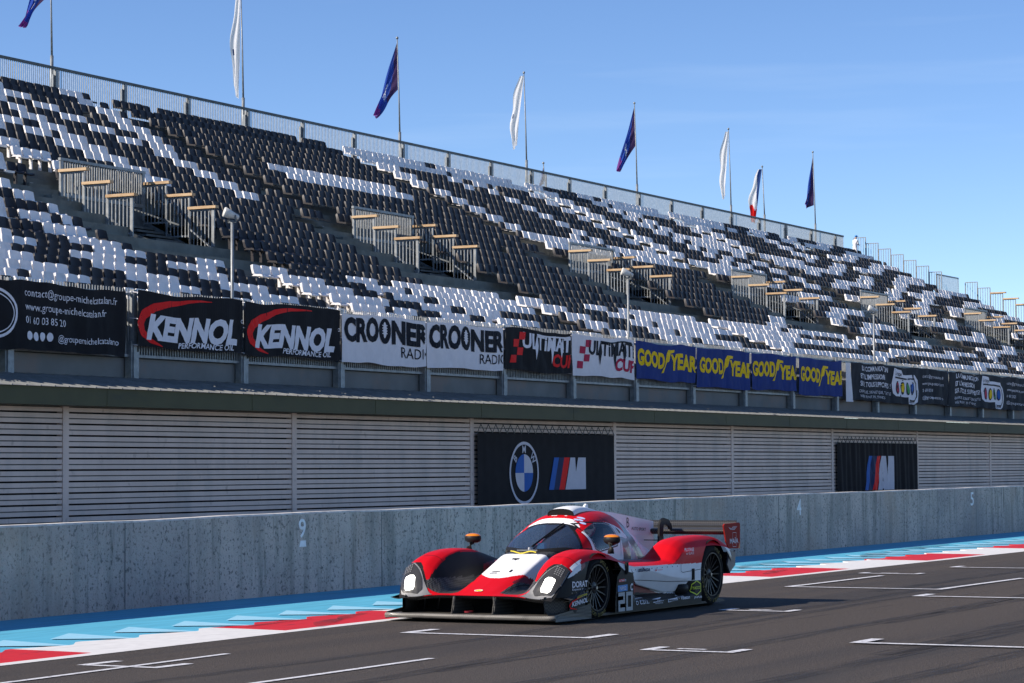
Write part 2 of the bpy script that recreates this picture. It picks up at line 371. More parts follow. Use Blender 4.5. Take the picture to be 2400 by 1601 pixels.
# kerb: sawtooth edged red and white slabs, blue wedges behind, their sunlit faces painted paler
kb = MB()     # 0 white 1 red 2 sunlit blue
def qs(x): return 1 + max(0, x-18)*.011
def sawtop(x):
    t = ((x-18.18)/1.03) % 1.0
    return edge(x) + qs(x)*(.82 + (.22*t/.33 if t < .33 else .22*(1-(t-.33)/.67)))
reds = [(17.52-3.05-.1, 17.5), (20.68, 23.85), (27.0, 30.15), (33.4, 36.5), (40.03, 43.1), (46.4, 49.6), (52.8,56.1), (59.4,62.7), (66,69.3), (72.6,76), (79.3,82.6), (86,89.3)]
def isred(x): return any(a <= x < b for a, b in reds)
xs = []; x = -10.0
while x < 140: xs.append(x); x += .0858
for a, b in zip(xs, xs[1:]):
    e0, e1 = edge(a), edge(b); w = .15
    kb.add([(a,e0,.004),(b,e1,.004),(b,e1+w,.006),(a,e0+w,.006)], [(0,1,2,3)], 0)
    # gently raised slab behind the line
    t0, t1 = sawtop(a), sawtop(b); c = 1 if isred((a+b)/2) else 0
    kb.add([(a,e0+w,.006),(b,e1+w,.006),(b,e1+.5,.010),(a,e0+.5,.010)], [(0,1,2,3)], c)
    kb.add([(a,e0+.5,.010),(b,e1+.5,.010),(b,t1,.013),(a,t0,.013)], [(0,1,2,3)], c)
    kb.add([(a,t0,.013),(b,t1,.013),(b,t1,-.004),(a,t0,-.004)], [(0,1,2,3)], c)
k0 = -26
for k in range(k0, 90):
    X = 18.83+1.03*k; S = (X, edge(X)+qs(X)*1.56, .004); T = (X+.76, edge(X)+qs(X)*1.93, .004); E_ = (X+.42, edge(X)+qs(X)*.93, .014)
    B_ = (X-.05, edge(X)+qs(X)*1.52, .0)
    kb.add([S, (X+.40, edge(X)+qs(X)*.84, .007), T], [(0,1,2)], 2)
tag(kb.build('kerb', [M['white_paint'], M['red_paint'], M['sunlit_blue'], M['blue']]), kind='structure')

# grid box markings and lane lines (world positions on the asphalt)
mk = MB(); ZM = .005
def ml(x0,y0,x1,y1,w=.07):
    global ZM
    ZM += .0003
    dx, dy = x1-x0, y1-y0; L = math.hypot(dx,dy); nx, ny = -dy/L*w/2, dx/L*w/2
    mk.add([(x0+nx,y0+ny,ZM),(x0-nx,y0-ny,ZM),(x1-nx,y1-ny,ZM),(x1+nx,y1+ny,ZM)], [(0,1,2,3)])
def gridbox(x, y1, y0, leg, w=.1, mid=None):
    ml(x, y1+w/2, x, y0-w/2, w); ml(x+w/2, y1, x+leg, y1, w*1.1); 
    if y0 is not None: ml(x+w/2, y0, x+leg, y0, w*1.1)
    if mid: ml(x+leg*.55, mid+.13, x+leg*.55, mid-.13, .07)
gridbox(16.45, 12.73, 12.03, .45, .09)
ml(-20, 12.02, 15.05, 12.2, .07); ml(15.05, 12.2, 17.93, 12.37, .07)
ml(-20, 10.4, 16.46, 10.49, .07); ml(16.46, 10.49, 18.16, 10.52, .07)
gridbox(20.9, 12.38, 10.47, .55, .1)
gridbox(19.73, 9.33, 8.56, .38, .09, 9.0)
gridbox(25.5, 11.13, 10.40, .33, .09, 10.78)
gridbox(30.75, 12.51, 10.49, .5, .1); ml(31.25, 12.5, 34.27, 12.53, .09); ml(31.25, 10.49, 34.15, 10.47, .09)
gridbox(29.06, 10.19, 7.6, .5, .11); gridbox(21.2, 7.99, 5.4, .52, .11)
gridbox(34.9, 13.07, 12.25, .28, .09, 12.7); gridbox(37.4, 12.54, 10.4, .45, .1)
gridbox(43.4, 12.9, 12.1, .3, .09); gridbox(46.5, 12.5, 10.4, .5, .1); gridbox(38.2, 10.1, 7.6, .5, .1)
tag(mk.build('road_markings', M['line_paint']), kind='structure')

# tyre marks: thin darker bands of rubber laid on the asphalt
M['rubber'] = mat('rubber_marks', (.035,.034,.036), .8, alpha=.5, noise_amt=.3, noise_scale=8)
_nt = M['rubber'].node_tree; _nz = _nt.nodes.new('ShaderNodeTexNoise'); _tc2 = _nt.nodes.new('ShaderNodeTexCoord'); _mp = _nt.nodes.new('ShaderNodeMapping')
_mp.inputs['Scale'].default_value = (.35, 5, 1); _nz.inputs['Scale'].default_value = 3; _nz.inputs['Detail'].default_value = 6
_mr = _nt.nodes.new('ShaderNodeMapRange'); _mr.inputs[1].default_value = .35; _mr.inputs[2].default_value = .7; _mr.inputs[4].default_value = .62
_nt.links.new(_tc2.outputs['Object'], _mp.inputs[0]); _nt.links.new(_mp.outputs[0], _nz.inputs[0]); _nt.links.new(_nz.outputs[0], _mr.inputs[0])
_nt.links.new(_mr.outputs[0], _nt.nodes['Principled BSDF'].inputs['Alpha'])
rb = MB(); random.seed(11)
for (x0, y0, x1, y1, w) in [(9,8.6,40,9.4,.22),(9,7.0,60,8.3,.24),(8,6.1,60,7.1,.26),(15,11.2,26,11.7,.16),(17,9.95,60,11.4,.16),(12,5.2,60,6.3,.3),(12,9.5,32,10.9,.2),(20,7.2,70,9.7,.3),(10,4.4,50,5.0,.28),(24,8.9,60,9.2,.22),(30,11.2,80,12.2,.2)]:
    n = 30; v = []
    for i in range(n+1):
        t = i/n; x = x0+(x1-x0)*t; y = y0+(y1-y0)*t + .12*math.sin(t*5+x0); v += [(x, y-w/2, .003), (x, y+w/2, .003)]
    rb.add(v, [(2*i, 2*i+2, 2*i+3, 2*i+1) for i in range(n)])
for (x0, y0, x1, y1, w, z_) in [(21.3,13.62,22.5,14.1,.12,.016),(22.3,14.0,23.4,14.35,.10,.018),(20.9,14.2,22.3,14.33,.05,.018),(36.0,15.5,39.0,15.9,.16,.018),(41.0,15.3,43.8,15.9,.2,.018),(44,15.9,48.5,16.3,.22,.018),(34,14.2,35.6,14.5,.1,.018)]:
    n = 12; v = []
    for i in range(n+1):
        t = i/n; x = x0+(x1-x0)*t; y = y0+(y1-y0)*t+.06*math.sin(t*3); ww = w*math.sin(math.pi*(.08+.84*t)); v += [(x, y-ww, z_), (x, y+ww, z_)]
    rb.add(v, [(2*i, 2*i+2, 2*i+3, 2*i+1) for i in range(n)])
for yy in (9.82, 5.9):
    rb.add([(8,yy-.012,.0036),(120,yy-.012,.0036),(120,yy+.012,.0036),(8,yy+.012,.0036)], [(0,1,2,3)])
tag(rb.build('tyre_marks', M['rubber']), kind='structure')

# ------------------------------------------------------------------ pit wall
t = thing('pit_wall', 'long low weathered concrete wall with numbers stencilled on its face', 'wall')
mb = MB()
n = 400
for i in range(n+1):
    x = -40+380*i/n; y = wally(x); z = wallz(x)+.004*math.sin(x*2.3)+.003*math.sin(x*7.1)
    mb.v += [(x,y,-.02),(x,y-.0,z-.02),(x,y+.012,z),(x,y+.19,z),(x,y+.2,-.02)]
for i in range(n):
    a = i*5
    for j, m_ in ((0,0),(1,1),(2,1),(3,0)): mb.f.append((a+j, a+5+j, a+6+j, a+1+j)); mb.m.append(m_)
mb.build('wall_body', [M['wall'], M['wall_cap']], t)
nm = MB()
def wallf(x, z): return (x, wally(x)-.006, z)
for s, px, z0, w, h in (('9', 27.02, .70, .17, .24), ('4', 43.9, .66, .22, .30), ('5', 54.6, .67, .24, .30), ('6', 66.6, .68, .26, .30)):
    put_text(nm, s, wallf, px, z0, w, h, bold=.01)
nm.add([wallf(*p) for p in ((27.03,.58),(27.2,.58),(27.19,.66),(27.06,.66))], [(0,1,2,3)])
nm.build('stencilled_numbers', M['p_wallnum'], t)
jt = MB()
for x in (23.25, 29.1, 36.0, 43, 50, 57):
    jt.box(x, x+.012, wally(x)-.004, wally(x)-.002, .0, wallz(x)-.03)
jt.build('joint', M['steel_dark_and_slot_shade'], t)

# ------------------------------------------------------------------ building below the stand: ribbed cladding, green fascia, roof
t = thing('pavilion', 'low building with grey ribbed cladding and a dark green fascia under the grandstand', 'building')
LX = [18.6,28.3,38,47.6,57.3,67.0,76.75,86.6,96.7,106.9,117.2,127.5,138,148.5,159,170,181,192]
YL = 37.4
def rib_panel(x0, x1):
    mb = MB(); z = -.02; pitch = .268; prof = []
    while z < 3.1:
        prof += [(YL+.0, z), (YL+.0, z+.094), (YL+.07, z+.096), (YL+.07, z+.121), (YL+.0, z+.123), (YL+.0, z+.224), (YL+.16, z+.225), (YL+.16, z+.266)]; z += pitch
    v = [(x0, y, zz) for y, zz in prof]+[(x1, y, zz) for y, zz in prof]; k = len(prof)
    for i in range(k-1): mb.f.append((i, i+1, i+1+k, i+k)); mb.m.append(2 if i % 8 == 2 else 1 if i % 8 == 6 else 0)  # slot backs get darker materials, painting in the shade of the recesses
    mb.v = v
    return mb
for a, b in zip(LX, LX[1:]): rib_panel(a+.1, b-.1).build('cladding_panel', [M['cladding'], M['black_bnr_slot'], M['steel_dark_and_slot_shade']], t)
for a in LX: 
    mb = MB(); mb.box(a-.11, a+.11, YL-.02, YL+.2, -.02, 3.08); mb.build('pilaster', M['cladding'], t)
mb = MB(); mb.box(10, 200, 36.5, 36.56, 3.045, 3.45); mb.box(10, 200, 36.56, 37.4, 3.05, 3.08)
for x in range(12, 200, 6): mb.box(x, x+.02, 36.493, 36.5, 3.05, 3.445)
mb.build('fascia', M['fascia'], t)
mb = MB(); x = 10
while x < 200:
    mb.add([(x,36.43,3.456),(x+.5,36.43,3.456),(x+.5,40.05,3.93),(x,40.05,3.93)], [(0,1,2,3)])
    mb.bar((x,36.43,3.468),(x,40.05,3.945), .035, .03); x += .5
mb.build('roof', M['roof'], t)

def lbanner(x0, x1, z1, label, roundel, wav):
    t = thing('logo_banner', label, 'banner', group='dark banners hung on the cladding')
    y0 = YL-.10
    def fn(x, z, o=0.0): return (x, y0-.012-o-wav*(.5+.5*math.sin(x*5.1+.4*math.sin(z*2)))-wav*.5*math.sin(x*11.7+z*.6), z)
    mb = MB(); mb.grid(lambda a, b: fn(x0+(x1-x0)*a, .02+(z1-.02)*b), 160, 12); mb.build('cloth', M['black_bnr_slot'] if roundel else M['black_bnr_slot'], t, smooth=True)
    ty = MB(); k = int((x1-x0)/.45)
    for i in range(k):
        xa = x0+(x1-x0)*i/k; xb = x0+(x1-x0)*(i+.5)/k; xc = x0+(x1-x0)*(i+1)/k
        ty.bar((xa, y0-.02, z1), (xb, y0-.01, z1+.26), .018); ty.bar((xb, y0-.01, z1+.26), (xc, y0-.02, z1), .018)
    ty.build('lacing', M['steel_dark_and_slot_shade'], t)
    def f2(x, z): return fn(x, z, .02)
    def f3(x, z): return fn(x, z, .03)
    return t, f2, f3
t, f2, f3 = lbanner(67.15, 76.5, 2.62, 'flat black banner with a round emblem and a striped letter M on the cladding', True, .006)
e = MB(); cx, cz, rx, rz = 70.1, 1.40, .97, .97
ring(e, cx, cz, rx, rz, .09, f2, 0)
for q, (a0, mi) in enumerate(((90, 1), (0, 0), (270, 1), (180, 0))):
    put_poly(e, [(cx, cz)] + ellipse(cx, cz, .58, .58, 10, a0, a0+90), f2, mi, sub=.3)
for ch, ang in (('B', 142), ('M', 90), ('W', 38)):
    vs, fs, tw = text2d(ch, .015, .1); h = .24; a = R(ang-90); cc, ss = math.cos(a), math.sin(a); rx_, rz_ = cx+.74*math.cos(R(ang)), cz+.74*math.sin(R(ang))
    e.add([f2(rx_+((x-tw/2)*h)*cc-((y-.5)*h)*ss, rz_+((x-tw/2)*h)*ss+((y-.5)*h)*cc) for x, y in vs], fs, 0)
e.build('roundel_emblem', [M['bmw_white'], M['p_blue']], t)
def m_emblem(t, x0, z0, w, h, f2):
    e = MB(); s = .36*h
    def par(a, b, mi): put_poly(e, [(x0+w*a, z0), (x0+w*b, z0), (x0+w*b+s, z0+h), (x0+w*a+s, z0+h)], f2, mi, sub=.3)
    par(0, .13, 0); par(.13, .27, 1); par(.27, .41, 2)
    X = lambda a: x0+w*a
    put_poly(e, [(X(.43),z0),(X(.57),z0),(X(.57)+s*.9,z0+h*.62),(X(.66),z0),(X(.76),z0),(X(.80)+s*.3,z0+h*.70),(X(.83),z0),(X(.98),z0),(X(.98),z0+h),(X(.78),z0+h),(X(.70)+s*.1,z0+h*.55),(X(.43)+s*1.9,z0+h),(X(.43)+s,z0+h)], f2, 3, sub=.3)
    e.build('striped_letter_emblem', [M['p_blue'], M['p_navy'], M['p_red'], M['bmw_white']], t)
m_emblem(t, 71.75, .86, 2.65, 1.02, f2)
t, f2, f3 = lbanner(97.0, 106.55, 2.50, 'rippled black banner with a striped letter M further along the cladding', False, .05)
m_emblem(t, 99.9, .55, 3.7, 1.42, f2)

# ------------------------------------------------------------------ grandstand
ts = thing('grandstand', 'stepped grey grandstand above the cladding, its aisles and entrances left open', 'grandstand')
VOMX = [47.2, 65.0, 82.75, 100.9, 119.0, 137.4, 156.0, 174.5]
mbt = MB()
X0, X1 = 40.0, 230.0
def tread(x0, x1, y0, y1, z, zr):
    """tread y0..y1 at height z with a riser down to zr at its front"""
    mbt.add([(x0,y0,z),(x1,y0,z),(x1,y1,z),(x0,y1,z),(x0,y0,zr),(x1,y0,zr)], [(0,1,2,3),(4,5,1,0)])
steps = []
for i in range(20):
    Y = 62.9-.9119*i; zf = 16.564-.43776*i-.80; steps.append((Y-.62, Y+.292, zf, i+1))
for i in range(6):
    Y = 44.7-.75*i; zf = [7.94,7.64,7.34,7.02,6.69,6.39][i]-.80; steps.append((Y-.52, Y+.23, zf, 20+i+1))
steps.sort()
zr = 4.0
for (y0, y1, z, n_) in steps:
    xe = 168.4 if n_ <= 7 else (173.4 if n_ <= 16 else X1)
    if n_ == 20: y0 = 44.93
    segs = [(X0, xe)]
    if 14 <= n_ <= 16:
        segs = []; a = X0
        for vx in VOMX:
            if vx+4.44 < xe: segs.append((a, vx)); a = vx+4.44
        segs.append((a, xe))
    for a, b in segs: tread(a, b, y0, y1, z, zr)
    zr = z
mbt.add([(X0,63.19,15.76),(168.4,63.19,15.76),(168.4,64.2,15.76),(X0,64.2,15.76)], [(0,1,2,3)])
mbt.add([(X0,64.2,15.76),(168.4,64.2,15.76),(168.4,64.2,0),(X0,64.2,0)], [(3,2,1,0)])
# stepped end walls
for xe, ns in ((168.4, range(1, 8)), (173.4, range(8, 17))):
    for (y0, y1, z, n_) in steps:
        if n_ in ns: mbt.add([(xe,y0,0),(xe,y1,0),(xe,y1,z),(xe,y0,z)], [(0,1,2,3)])
mbt.build('terrace', M['terrace'], ts)
# half steps in the aisles
mb = MB()
AISR = [46.3,64.1,81.45,99.1,117.0,135.1,153.6]
for (y0, y1, z, n_) in steps:
    for a in AISR:
        if n_ <= 13: mb.box(a+.15, a+1.2, y0-.3, y0-.002, z-.42, z-.22)
        elif n_ > 20: mb.box(a+.35+.22*(n_-21), a+2.0+.22*(n_-21), y0-.26, y0-.002, z-.3, z-.15)
mb.build('aisle_steps', M['terrace'], ts)
# small white seat number plates on the risers in the aisles
mb = MB(); random.seed(3)
for (y0, y1, z, n_) in steps:
    for a in AISR:
        if n_ <= 12: mb.box(a+.55, a+.72, y0-.008, y0-.004, z-.36, z-.16)
        elif 13 < n_ <= 20: mb.box(a-2.0, a-1.85, y0-.008, y0-.004, z-.36, z-.18)
mb.build('row_plates', M['seat_white'], ts)

# entrances (vomitories) with barred barriers
def barred(mb, p0, p1, z0, z1, pitch=.15, r=.045):
    p0 = Vector(p0); p1 = Vector(p1); L = (p1-p0).length; n = max(2, int(L/pitch))
    for i in range(n+1):
        p = p0.lerp(p1, i/n); mb.bar((p.x,p.y,z0),(p.x,p.y,z1), r if 0 < i < n else r*1.8)
def vom_barrier(x, first):
    W = 4.44
    t = thing('entrance_barrier', 'x', 'barrier', (x, 51.3, 8.0), group='barred barriers round the entrances')
    b = MB()   # back railing, flush bars and a heavy top rail
    barred(b, (0,0,0), (W,0,0), 2.42, 3.50, .125, .032); b.bar((-.05,0,3.52),(W+.05,0,3.52), .10, .09); b.bar((0,0,2.38),(W,0,2.38), .06, .12)
    b.box(W-.12, W+.02, -.04, .04, 1.9, 3.5); b.box(-.02, .10, -.04, .04, 1.9, 3.5)
    b.build('back_railing', M['steel'], t)
    for sx in (0, W):
        sp = MB()
        for k in range(3):
            ya = -.02-.94*k; yb = ya-.90; zt = 3.05-.46*k; zb = 2.0-.5*k
            barred(sp, (sx, ya, 0), (sx, yb, 0), zb-.25, zt, .13, .032)
            sp.bar((sx,ya,zt),(sx,yb,zt), .05, .05)
            sp.bar((sx,ya,zb-.2),(sx,yb,zb-.2), .05, .05)
        sp.bar((sx,-2.85,.9),(sx,-2.85,2.1), .06)
        sp.bar((sx+(.08 if sx == 0 else -.08), -1.9, 1.55), (sx+(.08 if sx == 0 else -.08), -2.95, .75), .06, .05)
        sp.build('side_railing', M['steel'], t)
        for k in range(3):
            ya = .02-.94*k; wd = MB(); zt = 3.09-.46*k
            wd.box(sx-.10, sx+.10, ya-1.12, ya, zt, zt+.09); wd.build('wooden_shelf', M['wood'], t)
    pit = MB()   # dark well with its stair
    pit.box(0.02, W-.02, -2.9, -.02, -3.6, -3.5)
    pit.add([(.02,-.03,-3.5),(W-.02,-.03,-3.5),(W-.02,-.03,2.3),(.02,-.03,2.3)], [(0,1,2,3)])
    pit.add([(.02,-2.9,-3.5),(.02,-.03,-3.5),(.02,-.03,1.9),(.02,-2.9,.5)], [(0,1,2,3)])
    pit.add([(W-.02,-2.9,-3.5),(W-.02,-.03,-3.5),(W-.02,-.03,1.9),(W-.02,-2.9,.5)], [(3,2,1,0)])
    pit.build('stair_well', M['steel_dark_and_slot_shade'], t)
    st = MB()
    st.bar((W*.30,-.2,1.5),(W*.62,-2.6,.55), .5, .32)
    for k in range(6): st.box(W*.64, W-.06, -.5-.4*k, -.15-.4*k, 1.55-.17*k, 1.62-.17*k)
    st.bar((W*.64,-.2,2.3),(W*.64,-2.6,1.5), .05)
    st.build('stair', M['steel_dark_and_slot_shade'], t)
    return t
def dup(root, loc, label=None, group=None):
    r = root.copy(); col.objects.link(r); r.location = loc
    if label: r['label'] = label
    for ch in root.children:
        c = ch.copy(); col.objects.link(c); c.parent = r
        for gch in ch.children:
            d = gch.copy(); col.objects.link(d); d.parent = c
    return r
VL = ['largest barred entrance barrier, left of the first horn pole', 'barred entrance barrier above the second white radio banner',
      'barred entrance barrier behind the second horn pole', 'barred entrance barrier above the second and third yellow lettered banners',
      'barred entrance barrier behind the farthest horn pole', 'smallest barred entrance barrier near the right edge']
v0 = vom_barrier(VOMX[1], True); v0['label'] = VL[0]
for i in range(2, 7): dup(v0, (VOMX[i], 51.3, 8.0), VL[i-1])

# ------------------------------------------------------------------ seats
SEATROWS = [
    (62.900, 16.564, '61.1w9b3w1b3.5b1.21b1.4b3.15w2b16w3.4w8b4w2b15w3.16w8b6w4b3.3w7b6w11b71.'),
    (61.988, 16.126, '59.1b2w9b3w1b3.32b3.16w1b16w3.4w8b4w1b15w4.12w1b3w3b1w1.4w5b4w3.1b9w6b11w71.'),
    (61.076, 15.688, '57.1b5w8b3w1b3.32b3.4w9b3w2b3w1b1.7b3w3.4w8b4w1b4w9b3w3.4w16b5w5b4w3.10b6w11b71.'),
    (60.164, 15.251, '55.2b1w3b3w3b1.2b3w2b3.32b3.4w9b2w1.2b2w1.9b3w3.4w8b4w1b4w9b3w3.4w16b5w9b3.10w6b11w71.'),
    (59.252, 14.813, '52.2w2b2w4b3w4b4w2b3.32b3.4w14b3w9b3w3.4w8b4w1b4w8b4w3.4w16b9w5b3.10b6w11b71.'),
    (58.340, 14.375, '50.5b3w5b3w3b3w3b3.7b1.24b3.1b3w14b3w9b3w3.4w8b4w1b16w3.4w16b3w6b5w3.10w6b11w71.'),
    (57.429, 13.937, '48.5w2b3w6b3w1b3w4b3.6b20w6b3.1b3w3b1.10b3w9b3w3.2w1.1w9b3w2b15w3.1b14w8b6w5b3.10b12w5b71.'),
    (56.517, 13.500, '46.3w2b3w1b3w8b3w6b3.6b20w6b3.1b3w14b3w9b3w3.4w9b3w2b3w4b4w4b3.1b22w6b5w3.4b6w12b12w1b63.'),
    (55.605, 13.062, '44.2w6b6w8b3w6b3.32b3.1b3w14b3w9b3w3.4w9b3w2b3w5b5w2b3.4b1.1b5w12b2w1.3w5b3.4w6b12w12b1w63.'),
    (54.693, 12.624, '43.3w7b5w8b3w6b3.32b3.1b3w10b2w2b3w9b3w3.4w9b3w2b4w5b5w1b3.11b12w6b1w1.3w3.10w12b13w63.'),
    (53.781, 12.186, '43.4w7b4w8b3w3b1.2b3.32b3.1b15w2b15w3.1b15w2b3w7b5w3.5b6w12b6w5b3.4w12b6w13b63.'),
    (52.869, 11.749, '37.1w1b1w5.1w9b3w8b3w6b5.30b5.15w1b15w5.8w9b3w6b5w5.9b12w6b5w5.2b12w6b13w63.'),
    (51.957, 11.311, '35.2b1w2b3.28b1.3b2.33b3.33b3.12b5w16b3.11w12b6w5b3.4w12b6w13b63.'),
    (51.045, 10.873, '33.1w17.17b18.18b17.19b17.9b10w17.3b12w5b17.8w6b6w70.'),
    (50.133, 10.435, '31.1b2w17.17b18.18b17.19b17.9w10b17.3w12b5w17.8b6w6b70.'),
    (49.221, 9.998, '29.3b2w17.17b18.18b17.19b17.9b10w17.15w5b17.2w18b70.'),
    (48.310, 9.560, '27.2w4b1w17.17b18.18b17.19b17.3b6w10b17.15b5w17.8b7w75.'),
    (47.398, 9.122, '24.1w1b1w1b3w1b1w1b17.17b18.18b17.19b17.3w6b10w17.15w5b17.8w82.'),
    (46.486, 8.684, '22.6b4w1.1b17.17b18.18b17.15b4w17.3b6w10b17.15b5w17.2b88.'),
    (45.574, 8.247, '20.3w5b5w1b17.17b18.18b17.10b5w4b17.15b4w17.15w5b107.'),
    (44.700, 7.940, '18.1b4w5b5w5b3w3.4w7b4w2b15w3.4w7b4w2b15w3.16w2b15w3.22w11b3.4b6w12b12w100.'),
    (43.950, 7.640, '16.3w5b5w4b5w3b4.5w5b5w1b15w4.4w7b4w1b15w4.16w11b5w4.21b11w4.3w12b6w6b106.'),
    (43.200, 7.340, '14.2b3w5b5w5b3w5b3.6w3b1.1b4w2b14w4.1b4w7b4w1b15w3.27w6b3.21w12b3.3b12w6b1w111.'),
    (42.450, 7.020, '13.1b6w5b5w4b5w3b4.7w4b4w2b5w9b3.1b4w7b5w1b7w7b4.6w20b6w4.20b12w4.2w12b2w116.'),
    (41.700, 6.690, '11.1b2w1b5w5b5w5b5w3b3.4w1b3w3b4w2b8w6b4.1b4w5b6w2b8w6b3.26w6b4.20w13b3.8b3w121.'),
    (40.950, 6.390, '11.1b4w5b5w4b6w5b2w4.4w2b11w9b5w3.2w6b7w4b13w4.25b6w1b3.20b13w4.5w126.'),
]
def seat_shape(mb, x, y, z, mi, lod=0, fold=False):
    """moulded bucket seat; (x, y, z) is the middle of the top of its back, it faces -y"""
    w = .222
    if fold:
        mb.box(x-w, x+w, y-.12, y+.02, z-.42, z-.36, mi); return
    if lod:
        v = [(x-w,y-.075,z-.05),(x-w*.8,y-.02,z),(x+w*.8,y-.02,z),(x+w,y-.075,z-.05),
             (x-w,y-.16,z-.33),(x-w*.75,y-.09,z-.33),(x+w*.75,y-.09,z-.33),(x+w,y-.16,z-.33),
             (x-w,y-.46,z-.37),(x-w*.8,y-.46,z-.40),(x+w*.8,y-.46,z-.40),(x+w,y-.46,z-.37),
             (x-w,y+.015,z-.06),(x-w,y-.04,z-.37),(x+w*.8,y+.01,z),(x-w*.8,y+.01,z),
             (x-w,y-.45,z-.44),(x+w,y-.45,z-.44)]
        f = [(0,4,5,1),(1,5,6,2),(2,6,7,3),(4,8,9,5),(5,9,10,6),(6,10,11,7),(0,12,13,4),(4,13,16,8),(1,2,14,15),(0,1,15,12),(8,16,17,11),(8,11,10,9)]
        mb.add(v, f, mi); return
    # finer version
    nu = 8; prof = [(0.0, 0.0), (-.012, -.04), (-.03, -.12), (-.055, -.22), (-.085, -.30), (-.15, -.345), (-.25, -.36), (-.36, -.36), (-.44, -.375), (-.46, -.41)]
    n0 = len(mb.v)
    for j, (dy, dz) in enumerate(prof):
        ww = w*(.84 if j == 0 else .95 if j == 1 else 1.0)
        for i in range(nu+1):
            s = -1+2*i/nu; e = abs(s)**3
            yy = y+dy-(e*.075 if j < 5 else 0); zz = z+dz-(.03*e if j == 0 else 0)+(e*.035 if j >= 5 else 0)
            mb.v.append((x+s*ww, yy, zz))
    for j in range(len(prof)-1):
        for i in range(nu):
            a = n0+j*(nu+1)+i; mb.f.append((a, a+nu+1, a+nu+2, a+1)); mb.m.append(mi)
    # side flanges and rolled top edge give the shell its thickness
    for sx, i in ((-1, 0), (1, nu)):
        for j in range(len(prof)-1):
            p = mb.v[n0+j*(nu+1)+i]; q = mb.v[n0+(j+1)*(nu+1)+i]
            if j < 5: a2 = (p[0], p[1]+.085, p[2]-.0); b2 = (q[0], q[1]+.085, q[2])
            else: a2 = (p[0], p[1]+(.085 if j == 5 else 0), p[2]-.07); b2 = (q[0], q[1], q[2]-.06)
            mb.add([p, q, b2, a2], [(0,1,2,3)], mi)
    tp = [mb.v[n0+i] for i in range(nu+1)]
    mb.add(tp+[(p[0], p[1]+.04, p[2]) for p in tp], [(i, i+1, i+nu+2, i+nu+1) for i in range(nu)], mi)
    fr = [mb.v[n0+(len(prof)-1)*(nu+1)+i] for i in range(nu+1)]
    mb.add(fr+[(p[0], p[1]+.03, p[2]-.03) for p in fr], [(i, i+nu+1, i+nu+2, i+1) for i in range(nu)], mi)
    mb.box(x-.03, x+.03, y-.3, y-.2, z-.80, z-.38, mi)

def unrle(s):
    o = ''; n = ''
    for ch in s:
        if ch.isdigit(): n += ch
        else: o += ch*int(n); n = ''
    return o
allseats = []
for ri, (Y, z, s) in enumerate(SEATROWS):
    s = unrle(s)
    for j, ch in enumerate(s):
        if ch in 'wb':
            x = 44.25+.5*j
            v = Vector((x, Y, z))-Vector(CAM); dep = v.dot(d_); px = 1200+6000*v.dot(rr_)/dep
            allseats.append((dep + (200 if (px < 4 or px > 2396 or ri == 25) else 0), ri, j, x, Y, z, ch))
allseats.sort()
near = allseats[:300]; far = allseats[300:]
protos = {}
for ch, m_ in (('w', 'seat_white'), ('b', 'seat_black')):
    mb = MB(); seat_shape(mb, 0, 0, 0, 0); o = mb.build('stadium_seat', M[m_], smooth=True, angle=40); protos[ch] = o
ORD = ['first','second','third','fourth','fifth','sixth','seventh','eighth','ninth','tenth','eleventh','twelfth','thirteenth','fourteenth','fifteenth','sixteenth','seventeenth','eighteenth','nineteenth','twentieth']
def ordn(k):
    if k <= 20: return ORD[k-1]
    tens = ['twenty','thirty','forty','fifty','sixty','seventy'][k//10-2]
    return tens+'-'+ORD[k%10-1] if k % 10 else {20:'twentieth',30:'thirtieth',40:'fortieth',50:'fiftieth',60:'sixtieth'}[k]
byrow = {}
for q in near: byrow.setdefault(q[1], []).append(q)
used = {'w': False, 'b': False}
for ri, lst in sorted(byrow.items()):
    lst.sort(key=lambda q: q[2])
    rown = 'row %s' % ('just below the walkway' if ri == 20 else ordn(ri-20+1)+' row below the walkway' if ri > 20 else 'directly above the walkway' if ri == 19 else ordn(20-ri)+' row above the walkway')
    rown = rown.replace('row row', 'row') if ri in (20, 19) else rown[4:]
    for c, q in enumerate(lst):
        _, _, j, x, Y, z, ch = q
        if not used[ch]: o = protos[ch]; used[ch] = True
        else: o = protos[ch].copy(); col.objects.link(o)
        o.location = (x, Y, z); o.rotation_euler = (random.uniform(-.05,.05), random.uniform(-.015,.015), random.uniform(-.05,.05))
        tag(o, '%s plastic seat, %s from the left in the %s' % ('white' if ch == 'w' else 'black', ordn(c+1), rown), 'stadium seat', 'black and white stadium seats')
mb = MB(); random.seed(8)
for q in far:
    _, ri, j, x, Y, z, ch = q
    dep = q[0]
    seat_shape(mb, x+random.uniform(-.012,.012), Y+random.uniform(-.02,.02), z+random.uniform(-.012,.012), 0 if ch == 'w' else 1, lod=0 if dep < 76 else 1, fold=random.random() < .004)
o = mb.build('stadium_seats', [M['seat_white'], M['seat_black']], smooth=True, angle=40)
tag(o, 'mass of black and white seats filling the upper and farther rows', 'seats', 'black and white stadium seats', 'stuff')

